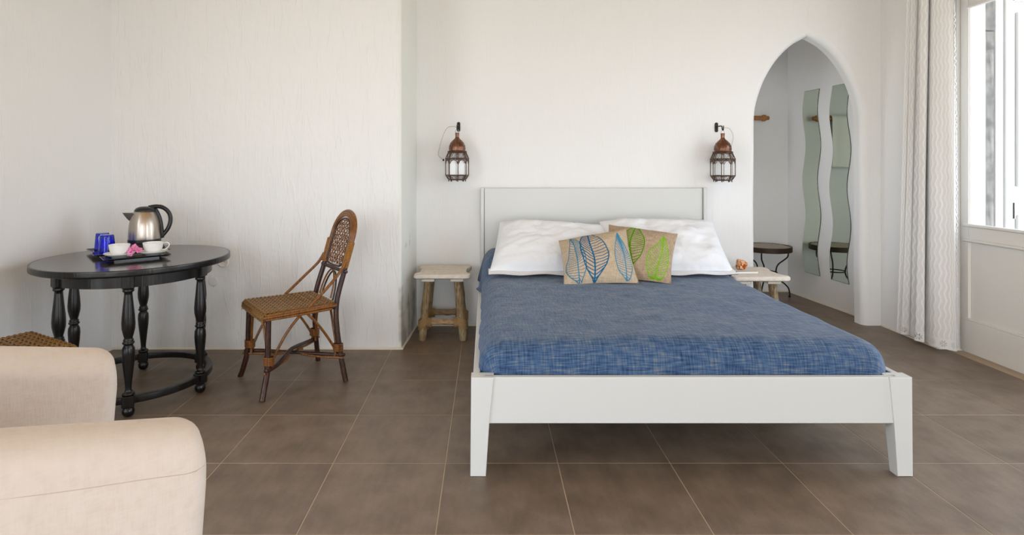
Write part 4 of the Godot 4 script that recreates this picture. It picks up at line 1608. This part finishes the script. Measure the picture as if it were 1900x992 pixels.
# ---------------------------------------------------------------- curtain
func build_curtain() -> void:
	var o := thing("curtain", "sheer white curtain with wavy embroidered stripes and eyelet hem beside the door", "curtain", W(2.93, 0, 3.83))
	var ctl := V3([2.900, 0, 4.040, 2.922, 0, 4.022, 2.938, 0, 4.030, 2.900, 0, 3.988, 2.928, 0, 3.966, 2.941, 0, 3.976, 2.935, 0, 3.90, 2.880, 0, 3.842, 2.906, 0, 3.800, 2.936, 0, 3.845, 2.941, 0, 3.870, 2.926, 0, 3.80, 2.905, 0, 3.757, 2.912, 0, 3.71, 2.930, 0, 3.665, 2.948, 0, 3.630, 2.966, 0, 3.612, 2.985, 0, 3.618])
	var path := spline(ctl, 6)
	var ln := 0.0
	for k in path.size() - 1: ln += path[k].distance_to(path[k + 1])
	var pos := func(u: float, y: float) -> Vector3:
		var p := along(path, u)
		var up := clampf(y / 2.55, 0, 1)
		var d := 3.618 + (p.z - 3.618) * lerpf(1.0, 0.74, up)
		var x := p.x + 0.006 * sin(u * 30.0 + y * 2.0) * (1.0 - up)
		x -= smoothstep(0.9, 1.0, u) * 0.03 * up
		return W(minf(x, 2.9405 if d > 3.70 else 2.99), y, d) - o.position
	var mb := MB.new()
	mb.grid(170, 60, func(u: float, v: float) -> Vector3: return pos.call(u, lerpf(0.088, 2.55, v)), ln / 0.105, 2.462 / 0.088)
	obj("panel", mb, M.curtain, o)
	mb = MB.new()
	mb.grid(170, 6, func(u: float, v: float) -> Vector3: return pos.call(u, lerpf(0.022, 0.088, v)), ln / 0.060, 1.0)
	obj("eyelet_hem", mb, M.hem, o)
	# scalloped fringe on the leading edge
	mb = MB.new()
	var fr := PackedVector3Array()
	for k in 300:
		var y := lerpf(0.022, 2.55, k / 299.0)
		fr.append(pos.call(1.0, y) + Vector3(0.004 * sin(y * 170.0), 0, 0.004 + 0.003 * sin(y * 140.0)))
	mb.tube(fr, 0.0035, 5)
	obj("lace_edge", mb, M.cotton, o)
	var rod := thing("curtain_rod", "curtain rod above the door, out of frame", "curtain rod", W(2.925, 2.566, 3.0))
	mb = MB.new()
	mb.tube(V3([0, 0, -1.1, 0, 0, 1.3]), 0.011, 12)
	obj("rod", mb, M.iron, rod)
	for z in [-1.05, 1.25]:
		mb = MB.new()
		mb.box(Vector3(0.014, 0, z), Vector3(0.024, 0.03, 0.02), 0.003)
		obj("bracket", mb, M.iron, rod)

# ---------------------------------------------------------------- tea things on the black table
func tray(label: String, at: Vector3, turn: float, lx: float, lz: float) -> void:
	var o := thing("tray", label, "tray", at, turn, "black lacquer trays on the round table")
	var ring := func(x: float, z: float, y: float) -> Array:
		return [Vector3(-x, y, z), Vector3(x, y, z), Vector3(x, y, -z), Vector3(-x, y, -z)]
	var mb := MB.new()
	var x := lx * 0.5
	var z := lz * 0.5
	# flared dish: foot, outer flare, rim, inner flare, floor
	var rows := [ring.call(x - 0.050, z - 0.040, 0.0), ring.call(x - 0.050, z - 0.040, 0.008), ring.call(x - 0.022, z - 0.020, 0.010), ring.call(x, z, 0.0185), ring.call(x - 0.003, z - 0.003, 0.020), ring.call(x - 0.024, z - 0.022, 0.0125)]
	for r in rows.size() - 1:
		for k in 4: mb.face(rows[r][k], rows[r][(k + 1) % 4], rows[r + 1][(k + 1) % 4], rows[r + 1][k])
	mb.face(rows[5][0], rows[5][1], rows[5][2], rows[5][3])
	mb.face(rows[0][3], rows[0][2], rows[0][1], rows[0][0])
	obj("dish", mb, M.black_lacquer, o)

func build_tray_things() -> void:
	var top := 0.7122
	var turn := atan2(0.654, 0.757)
	tray("larger black lacquer tray under the kettle and the blue glasses", W(-1.995, top, 3.185), turn, 0.36, 0.315)
	tray("smaller black lacquer tray under the two white cups", W(-1.815, top, 2.958), turn, 0.30, 0.152)
	var floor_y := top + 0.0127
	# blue tumblers standing upside down
	var gl := thing("tumbler", "cobalt blue glass tumbler turned upside down, the rear one nearer the wall", "glass", W(-2.140, floor_y, 3.185), 0.2, "blue tumblers on the tray")
	var mb := MB.new()
	var seg := 64
	var rings := [[0.041, 0.0, 1.0], [0.0405, 0.004, 1.0], [0.034, 0.080, 1.0], [0.0325, 0.093, 0.7], [0.030, 0.0955, 0.2], [0.018, 0.0950, 0.0], [0.0, 0.0945, 0.0]]
	var inner := [[0.0, 0.080, 0.0], [0.026, 0.078, 0.2], [0.030, 0.072, 0.3], [0.0375, 0.0, 0.3]]
	for set_ in [rings, inner]:
		var base := mb.v.size()
		var i0 := mb.ix.size()
		for q in set_:
			for s in seg + 1:
				var a := TAU * s / seg
				var facet: float = 1.0 - 0.055 * q[2] * pow(absf(sin(a * 5.0)), 0.8)
				mb.add(Vector3(cos(a) * q[0] * facet, q[1], sin(a) * q[0] * facet))
		for r in set_.size() - 1:
			for s in seg:
				var k: int = base + r * (seg + 1) + s
				mb.quad(k, k + seg + 1, k + seg + 2, k + 1)
		mb._normals(base, i0)
	var w := seg + 1
	var last := rings.size() * w + 3 * w
	for s in seg: mb.quad(s, s + 1, last + s + 1, last + s)
	obj("glass", mb, M.cobalt, gl)
	var g2: Node3D = gl.duplicate()
	g2.name = numbered("tumbler")
	add_child(g2)
	g2.position = W(-2.062, floor_y, 3.104)
	g2.rotation.y = 0.55
	tag(g2, "cobalt blue glass tumbler turned upside down, the front one beside the left cup", "glass", "blue tumblers on the tray")
	# cups and saucers
	var sau := MB.new()
	sau.lathe(V2([0.0, 0.0, 0.030, 0.0, 0.034, 0.0, 0.036, 0.004, 0.050, 0.009, 0.066, 0.0165, 0.0705, 0.0205, 0.0712, 0.0222, 0.0700, 0.0228, 0.064, 0.0195, 0.048, 0.0120, 0.034, 0.0080, 0.026, 0.0068, 0.0, 0.0068]), 56)
	var smesh := sau.mesh()
	var cup := MB.new()
	cup.lathe(V2([0.0, 0.0, 0.024, 0.0, 0.026, 0.001, 0.0265, 0.004, 0.030, 0.006, 0.039, 0.016, 0.0445, 0.030, 0.0470, 0.045, 0.0485, 0.057, 0.0480, 0.0582, 0.0470, 0.057, 0.0452, 0.044, 0.0425, 0.030, 0.037, 0.017, 0.028, 0.0085, 0.0, 0.007]), 56)
	var cmesh := cup.mesh()
	var hd := MB.new()
	hd.tube(spline(V3([0.046, 0.050, 0, 0.062, 0.0525, 0, 0.0735, 0.046, 0, 0.0740, 0.034, 0, 0.064, 0.022, 0, 0.052, 0.015, 0, 0.041, 0.0155, 0]), 5), 0.0040, 8, false, 0.8)
	var hmesh := hd.mesh()
	var tea := MB.new()
	tea.lathe(V2([0.0, 0.0150, 0.0330, 0.0150]), 40)
	var spots := [[-1.888, 2.940, 0.6, "left"], [-1.762, 3.020, -0.20, "right"]]
	for k in 2:
		var p: Array = spots[k]
		var s := thing("saucer", ["white porcelain saucer under the left cup, in front of the blue glasses", "white porcelain saucer under the right cup, the one with its handle showing"][k], "saucer", W(p[0], floor_y + 0.0002, p[1]), 0, "white saucers on the tray")
		inst("plate", smesh, M.porcelain, s)
		var c := thing("cup", ["white porcelain cup beside the blue glasses, its handle turned away", "white porcelain cup in front of the kettle, its handle to the right"][k], "cup", W(p[0], floor_y + 0.0078, p[1]), 0, "white cups on the tray")
		c.rotation.y = [2.2, 0.62][k]
		inst("bowl", cmesh, M.porcelain, c)
		inst("handle", hmesh, M.porcelain, c)
	# kettle
	var kt := thing("kettle", "brushed steel electric kettle with black lid, handle and base on the tray", "kettle", W(-1.952, floor_y + 0.0003, 3.262), atan2(0.53, 0.85))
	mb = MB.new()
	mb.lathe(V2([0.0, 0.0, 0.094, 0.0, 0.098, 0.004, 0.097, 0.016, 0.088, 0.022, 0.084, 0.024, 0.084, 0.034, 0.0, 0.034]), 48)
	obj("power_base", mb, M.black_plastic, kt)
	mb = MB.new()
	mb.lathe(V2([0.0, 0.030, 0.082, 0.030, 0.0835, 0.033, 0.0835, 0.052, 0.082, 0.054, 0.0, 0.054]), 48)
	obj("foot_ring", mb, M.black_plastic, kt)
	mb = MB.new()
	mb.lathe(V2([0.0, 0.052, 0.0805, 0.052, 0.0815, 0.054, 0.0815, 0.070, 0.0800, 0.100, 0.0765, 0.135, 0.0705, 0.165, 0.0620, 0.192, 0.0545, 0.208, 0.052, 0.211, 0.0, 0.211]), 64)
	obj("steel_body", mb, M.steel, kt)
	mb = MB.new()
	mb.lathe(V2([0.0, 0.208, 0.054, 0.208, 0.0555, 0.211, 0.054, 0.219, 0.046, 0.229, 0.030, 0.236, 0.0, 0.238]), 48)
	mb.xf(Transform3D(Basis(), Vector3(0.004, 0, 0)))
	obj("lid", mb, M.black_plastic, kt)
	mb = MB.new()    # pouring spout, an open wedge
	var sp := func(u: float, v: float) -> Vector3:
		var a := lerpf(-1.0, 1.0, u)
		var y := lerpf(0.158, 0.202, v)
		var reach := 0.070 + 0.036 * pow(v, 0.8) * (1.0 - absf(a))
		return Vector3(-(reach - 0.018 * absf(a) * 1.0), y + 0.004 * (1.0 - absf(a)) * v, -a * 0.030 * (0.55 + 0.45 * v))
	mb.sheet(16, 8, sp, 0.0015)
	obj("spout", mb, M.steel, kt)
	mb = MB.new()
	mb.tube(spline(V3([0.020, 0.231, 0, 0.060, 0.236, 0, 0.098, 0.224, 0, 0.124, 0.192, 0, 0.130, 0.150, 0, 0.118, 0.108, 0, 0.096, 0.076, 0, 0.080, 0.058, 0]), 6), 0.0135, 12, false, 0.85)
	obj("handle", mb, M.black_plastic, kt)
	mb = MB.new()
	mb.tube(spline(V3([0.050, 0.222, 0, 0.062, 0.200, 0, 0.0745, 0.165, 0, 0.0815, 0.125, 0, 0.085, 0.085, 0, 0.086, 0.054, 0]), 6), 0.0120, 10, false, 1.0)
	obj("handle_spine", mb, M.black_plastic, kt)
	mb = MB.new()
	mb.box(Vector3(0.084, 0.2395, 0), Vector3(0.022, 0.008, 0.014), 0.003, Basis(Vector3.FORWARD, 0.35))
	obj("lid_button", mb, M.black_plastic, kt)
	# pink blossoms tucked between the cups
	var fl := thing("flower", "pink oleander blossoms lying between the two white cups", "flower", W(-1.820, floor_y + 0.026, 2.952))
	var rng := RandomNumberGenerator.new()
	rng.seed = 9
	var pet := MB.new()
	pet.sheet(5, 7, func(u: float, v: float) -> Vector3:
		var wd := 0.0086 * pow(maxf(0.0, sin(PI * pow(clampf(v * 0.95 + 0.03, 0, 1), 1.5))), 0.7)
		return Vector3((u - 0.5) * 2.0 * wd, 0.004 * sin(v * 2.5) + 0.002 * pow((u - 0.5) * 2.0, 2), -v * 0.020), 0.0006)
	var pmesh := pet.mesh()
	for q in [[0.010, 0.016, 0.004, 0.9, 0.3], [-0.012, 0.004, 0.010, 1.1, -0.4], [0.022, 0.004, -0.004, 0.8, 0.8], [-0.002, 0.022, -0.006, 0.7, -0.2], [-0.008, -0.006, 0.014, 1.2, 0.0]]:
		var bl := MB.new()
		bl.ball(Vector3.ZERO, Vector3(0.003, 0.0025, 0.003), 8)
		var b := obj("blossom", bl, M.petal_heart, fl)
		b.position = Vector3(q[0], q[1], q[2])
		b.rotation = Vector3(q[3], q[4], rng.randf_range(-0.5, 0.5))
		for k in 5:
			var p := inst("petal", pmesh, M.petal, b)
			p.rotation = Vector3(0.25, TAU * k / 5.0 + rng.randf_range(-0.15, 0.15), 0)

# ---------------------------------------------------------------- lanterns by the bed
func build_lanterns() -> void:
	for k in 2:
		var x: float = [-0.213, 1.7235][k]
		var y0: float = [1.090, 1.086][k]        # underside of the lantern
		var px: float = [-0.2075, 1.718][k]
		var side: String = ["left", "right"][k]
		var hk := thing("wall_hook", ["dark iron wall hook above the stool left of the bed", "dark iron wall hook right of the headboard, beside the arch"][k], "hook", W(px, y0 + 0.395, BACK - 0.001), 0, "wall hooks for the lanterns")
		var mb := MB.new()
		var pl := PackedVector2Array()
		for t in 24:
			var a := TAU * t / 24
			pl.append(Vector2(cos(a) * 0.0125, sin(a) * 0.0125 + (0.024 if sin(a) > 0.0 else -0.024)))
		mb.prism(pl, -0.001, 0.004, 0.001, true)
		for s in [-1.0, 1.0]: mb.ball(Vector3(0, s * 0.024, 0.004), Vector3(0.004, 0.004, 0.002), 8)
		obj("plate", mb, M.iron, hk)
		mb = MB.new()
		mb.tube(spline(V3([0, 0.004, 0.0, x - px, 0.006, 0.050, x - px, 0.002, 0.085, x - px, -0.018, 0.094, x - px, -0.028, 0.103, x - px, -0.020, 0.114, x - px, 0.004, 0.116]), 5), 0.0042, 8)
		obj("hook_arm", mb, M.iron, hk)
		var o := thing("lantern", ["pierced copper lantern with glass sides hanging above the left stool", "pierced copper lantern with glass sides hanging between headboard and arch"][k], "lantern", W(x, y0, BACK - 0.104), [0.12, 0.30][k], "copper lanterns beside the bed")
		var n := 8
		var oct := func(r: float, y: float, t: int) -> Vector3:
			var a := TAU * t / n
			return Vector3(cos(a) * r, y, sin(a) * r)
		# frames: corner bars and hoops
		var bars := MB.new()
		var levels := [[0.062, 0.004], [0.084, 0.036], [0.084, 0.158], [0.066, 0.200]]
		for t in n:
			for l in 3:
				bars.tube(PackedVector3Array([oct.call(levels[l][0], levels[l][1], t), oct.call(levels[l + 1][0], levels[l + 1][1], t)]), 0.0030, 6)
		obj("corner_bars", bars, M.bronze, o)
		var hp := MB.new()
		for l in [[0.062, 0.004, 0.0034], [0.084, 0.036, 0.0040], [0.0845, 0.158, 0.0042], [0.0845, 0.148, 0.0028]]:
			var ring := PackedVector3Array()
			for t in n: ring.append(oct.call(l[0], l[1], t))
			for t in n: hp.tube(PackedVector3Array([ring[t], ring[(t + 1) % n]]), l[2], 6)
		obj("hoops", hp, M.bronze, o)
		# pierced friezes: little pointed arches under the shoulder, diamonds in the skirts
		var fz := MB.new()
		for t in n:
			for band in [[2, 3, 0], [1, 2, 1], [0, 1, 2]]:
				var a0: Vector3 = oct.call(levels[band[0]][0], levels[band[0]][1], t)
				var a1: Vector3 = oct.call(levels[band[0]][0], levels[band[0]][1], t + 1)
				var b0: Vector3 = oct.call(levels[band[1]][0], levels[band[1]][1], t)
				var b1: Vector3 = oct.call(levels[band[1]][0], levels[band[1]][1], t + 1)
				var at := func(u: float, v: float) -> Vector3: return a0.lerp(a1, u).lerp(b0.lerp(b1, u), v)
				if band[2] == 1:
					fz.tube(spline(PackedVector3Array([at.call(0.05, 0.68), at.call(0.12, 0.80), at.call(0.30, 0.86), at.call(0.5, 0.98)]), 3), 0.0024, 5)
					fz.tube(spline(PackedVector3Array([at.call(0.95, 0.68), at.call(0.88, 0.80), at.call(0.70, 0.86), at.call(0.5, 0.98)]), 3), 0.0024, 5)
					fz.tube(PackedVector3Array([at.call(0.16, 0.74), at.call(0.16, 0.98)]), 0.002, 4)
					fz.tube(PackedVector3Array([at.call(0.84, 0.74), at.call(0.84, 0.98)]), 0.002, 4)
				else:
					for q in [[0.0, 0.0, 0.5, 1.0], [0.5, 0.0, 1.0, 1.0], [0.5, 0.0, 0.0, 1.0], [1.0, 0.0, 0.5, 1.0], [0.0, 0.5, 0.25, 1.0], [1.0, 0.5, 0.75, 1.0]]:
						fz.tube(PackedVector3Array([at.call(q[0], q[1]), at.call(q[2], q[3])]), 0.0013, 4)
		obj("pierced_frieze", fz, M.bronze, o)
		for t in n:
			for l in 3:
				var g := MB.new()
				var q0: Vector3 = oct.call(levels[l][0] - 0.001, levels[l][1], t)
				var q1: Vector3 = oct.call(levels[l][0] - 0.001, levels[l][1], t + 1)
				var q2: Vector3 = oct.call(levels[l + 1][0] - 0.001, levels[l + 1][1], t + 1)
				var q3: Vector3 = oct.call(levels[l + 1][0] - 0.001, levels[l + 1][1], t)
				g.face(q1, q0, q3, q2)
				if l == 1: obj("glass_pane", g, M.lamp_glass, o)
				else: obj("skirt_pane", g, M.lamp_glass, o)
		mb = MB.new()
		mb.lathe(V2([0.0, 0.000, 0.060, 0.000, 0.063, 0.003, 0.060, 0.006, 0.0, 0.006]), 8)
		obj("floor_plate", mb, M.bronze, o)
		for t in n:
			mb = MB.new()
			mb.ball(oct.call(0.061, -0.004, t), Vector3(0.004, 0.007, 0.004), 8)
			obj("foot", mb, M.bronze, o)
		mb = MB.new()
		mb.lathe(V2([0.0, 0.198, 0.066, 0.198, 0.070, 0.201, 0.0705, 0.207, 0.068, 0.212, 0.061, 0.214, 0.0, 0.214]), 32)
		obj("collar", mb, M.bronze, o)
		# ribbed onion dome and neck, with punched dots
		mb = MB.new()
		var prof := V2([0.058, 0.212, 0.0605, 0.224, 0.0600, 0.240, 0.0555, 0.258, 0.0470, 0.274, 0.0350, 0.288, 0.0230, 0.298, 0.0160, 0.306, 0.0140, 0.314])
		var i0 := mb.ix.size()
		for r in prof.size():
			for s in 65:
				var a := TAU * s / 64.0
				var lobe := 1.0 - 0.05 * (1.0 - absf(cos(a * 4.0))) * (1.0 if r < 6 else 0.2)
				mb.add(Vector3(cos(a) * prof[r].x * lobe, prof[r].y, sin(a) * prof[r].x * lobe))
		for r in prof.size() - 1:
			for s in 64:
				var q := r * 65 + s
				mb.quad(q, q + 65, q + 66, q + 1)
		mb._normals(0, i0)
		obj("dome", mb, M.copper, o)
		mb = MB.new()
		for t in 8:
			for r in [[0.0585, 0.230, 0.0030], [0.0570, 0.248, 0.0026], [0.0480, 0.270, 0.0022]]:
				for e in [-0.22, 0.0, 0.22]:
					var a: float = TAU * t / 8.0 + e + PI / 8
					mb.ball(Vector3(cos(a) * r[0], r[1], sin(a) * r[0]), Vector3(r[2], r[2], r[2]), 6)
		obj("punched_studs", mb, M.bronze, o)
		mb = MB.new()
		mb.lathe(V2([0.0140, 0.312, 0.0135, 0.318, 0.0140, 0.338, 0.0155, 0.341, 0.0145, 0.345, 0.0, 0.345]), 20)
		obj("neck", mb, M.copper, o)
		mb = MB.new()
		mb.tube(spline(V3([-0.0130, 0.338, 0, -0.0135, 0.352, 0, -0.0090, 0.364, 0, 0, 0.3685, 0, 0.0090, 0.364, 0, 0.0135, 0.352, 0, 0.0130, 0.338, 0]), 4), 0.0016, 6)
		obj("hanging_ring", mb, M.wire, o)
		# twisted flex from the hook to the wall
		var sgn: float = [-1.0, 1.0][k]
		var fx: PackedVector3Array
		if k == 0: fx = V3([-0.006, 0.385, 0.006, -0.035, 0.392, -0.020, -0.080, 0.380, -0.050, -0.118, 0.300, -0.075, -0.142, 0.215, -0.092, -0.146, 0.185, -0.094, -0.128, 0.164, -0.096, -0.108, 0.150, -0.098])
		else: fx = V3([0.006, 0.385, 0.006, 0.040, 0.387, -0.02, 0.075, 0.375, -0.045, 0.106, 0.330, -0.07, 0.104, 0.270, -0.085, 0.085, 0.200, -0.095, 0.070, 0.150, -0.098])
		var line := spline(fx, 14)
		var tw := MB.new()
		for e in 2:
			var pp := PackedVector3Array()
			for t in line.size():
				var a := t * 0.9 + e * PI
				pp.append(line[t] + Vector3(cos(a), sin(a), 0.5 * cos(a)) * 0.0014)
			tw.tube(pp, 0.0009, 5)
		var cord := obj("power_cord", tw, M.wire, o)
		cord.rotation.y = -o.rotation.y
		mb = MB.new()
		mb.ball(line[line.size() - 1] + Vector3(0, -0.002, -0.004), Vector3(0.007, 0.009, 0.005), 10)
		var cap := obj("cord_outlet", mb, M.brown_iron, o)
		cap.rotation.y = -o.rotation.y

# ---------------------------------------------------------------- small things
func build_small() -> void:
	# magazine and shell on the right stool
	var y := 0.462
	var mg := thing("magazine", "opened paperback magazine under the shell on the right stool", "magazine", W(1.738, y + 0.0004, 3.975), 0.06)
	var mb := MB.new()
	mb.box(Vector3(0.030, 0.0065, 0.0), Vector3(0.150, 0.012, 0.19), 0.001)
	obj("page_block", mb, M.paper, mg)
	mb = MB.new()
	mb.sheet(16, 6, func(u: float, v: float) -> Vector3:
		return Vector3(lerpf(-0.115, 0.106, u), 0.0135 + 0.004 * sin(u * 5.0) * (1.0 - u) - 0.004 * smoothstep(0.35, 0.0, u), lerpf(0.096, -0.096, v)), 0.0008)
	obj("cover", mb, M.cover, mg)
	var sl := thing("seashell", "orange and cream spiral seashell resting on the magazine", "seashell", W(1.760, y + 0.052, 3.955))
	var whorl := func(u: float, v: float) -> Vector3:
		# y runs from the tip of the spire (top) to the end of the canal; the whorls wind with u
		var a := u * TAU
		var t := 1.0 - v
		var prof := 0.0
		if t < 0.30: prof = lerpf(0.0, 0.024, pow(t / 0.30, 0.7)) * (1.0 + 0.10 * sin((t * 22.0 - u) * TAU * 0.5))
		elif t < 0.52: prof = lerpf(0.024, 0.0385, smoothstep(0.24, 0.52, t) * 1.09 - 0.09)
		else: prof = lerpf(0.0385, 0.0045, smoothstep(0.50, 1.02, t))
		var knob := 0.0065 * pow(maxf(0.0, cos(a * 4.5 + 0.4)), 2.0) * exp(-pow((t - 0.40) / 0.07, 2.0))
		knob += 0.0030 * pow(maxf(0.0, cos(a * 4.5 + 1.2)), 2.0) * exp(-pow((t - 0.60) / 0.06, 2.0))
		knob += 0.0008 * sin(t * 120.0)
		var da := wrapf(a - 1.15, -PI, PI)
		var inside := exp(-pow(da / 0.42, 2.0)) * smoothstep(0.40, 0.50, t) * (1.0 - smoothstep(0.86, 0.97, t))
		var lip := exp(-pow((da + 0.75) / 0.20, 2.0)) * smoothstep(0.36, 0.50, t) * (1.0 - smoothstep(0.84, 0.97, t))
		var r := (prof + knob) * (1.0 - 0.62 * inside) + 0.010 * lip
		return Vector3(cos(a) * r, 0.046 - 0.098 * t, sin(a) * r)
	var lay := Transform3D(Basis.from_euler(Vector3(0.30, -0.2, 0.55)), Vector3(0.0, -0.001, 0.0))
	mb = MB.new()
	mb.grid(72, 60, whorl, 1.0, 1.0, true)
	mb.xf(lay)
	obj("whorls", mb, M.shell, sl)
	mb = MB.new()      # glossy inner lip lining the mouth
	mb.grid(14, 20, func(u: float, v: float) -> Vector3:
		var q: Vector3 = whorl.call((1.15 + lerpf(-0.50, 0.38, u)) / TAU, 1.0 - lerpf(0.47, 0.90, v))
		return q + Vector3(q.x, 0, q.z).normalized() * 0.0006, 1.0, 1.0)
	mb.xf(lay)
	obj("mouth", mb, M.shell_inner, sl)
	# sockets on the wall behind the table
	var so := thing("wall_socket", "round white wall socket half hidden behind the right edge of the tabletop", "socket", W((414.0 - 902.5) / 1060.0 * 3.72, 1.196 - (485.0 - 307.0) / 1060.0 * 3.72, 3.7205))
	mb = MB.new()
	mb.lathe(V2([0.0, 0.0, 0.036, 0.0, 0.038, 0.002, 0.037, 0.006, 0.033, 0.009, 0.027, 0.009, 0.026, 0.004, 0.0, 0.004]), 36)
	mb.xf(Transform3D(Basis(Vector3.RIGHT, PI / 2), Vector3.ZERO))
	obj("face_ring", mb, M.plastic_white, so)
	mb = MB.new()
	for q in [[-0.010, 0.0], [0.010, 0.0]]: mb.ball(Vector3(q[0], q[1], 0.0045), Vector3(0.003, 0.003, 0.001), 8)
	obj("pin_hole", mb, M.plastic_grey, so)
	var bp := thing("blanking_plate", "round white blanking plate low on the rough wall right of the table leg", "wall plate", W((396.0 - 902.5) / 1060.0 * 3.72, 1.196 - (522.0 - 307.0) / 1060.0 * 3.72, 3.7205))
	mb = MB.new()
	mb.lathe(V2([0.0, 0.0, 0.028, 0.0, 0.030, 0.002, 0.029, 0.006, 0.026, 0.007, 0.0, 0.007]), 36)
	mb.xf(Transform3D(Basis(Vector3.RIGHT, PI / 2), Vector3.ZERO))
	obj("disc", mb, M.plastic_white, bp)
	mb = MB.new()
	mb.ball(Vector3(0.004, -0.030, 0.004), Vector3(0.004, 0.003, 0.002), 8)
	obj("screw", mb, M.plastic_grey, bp)
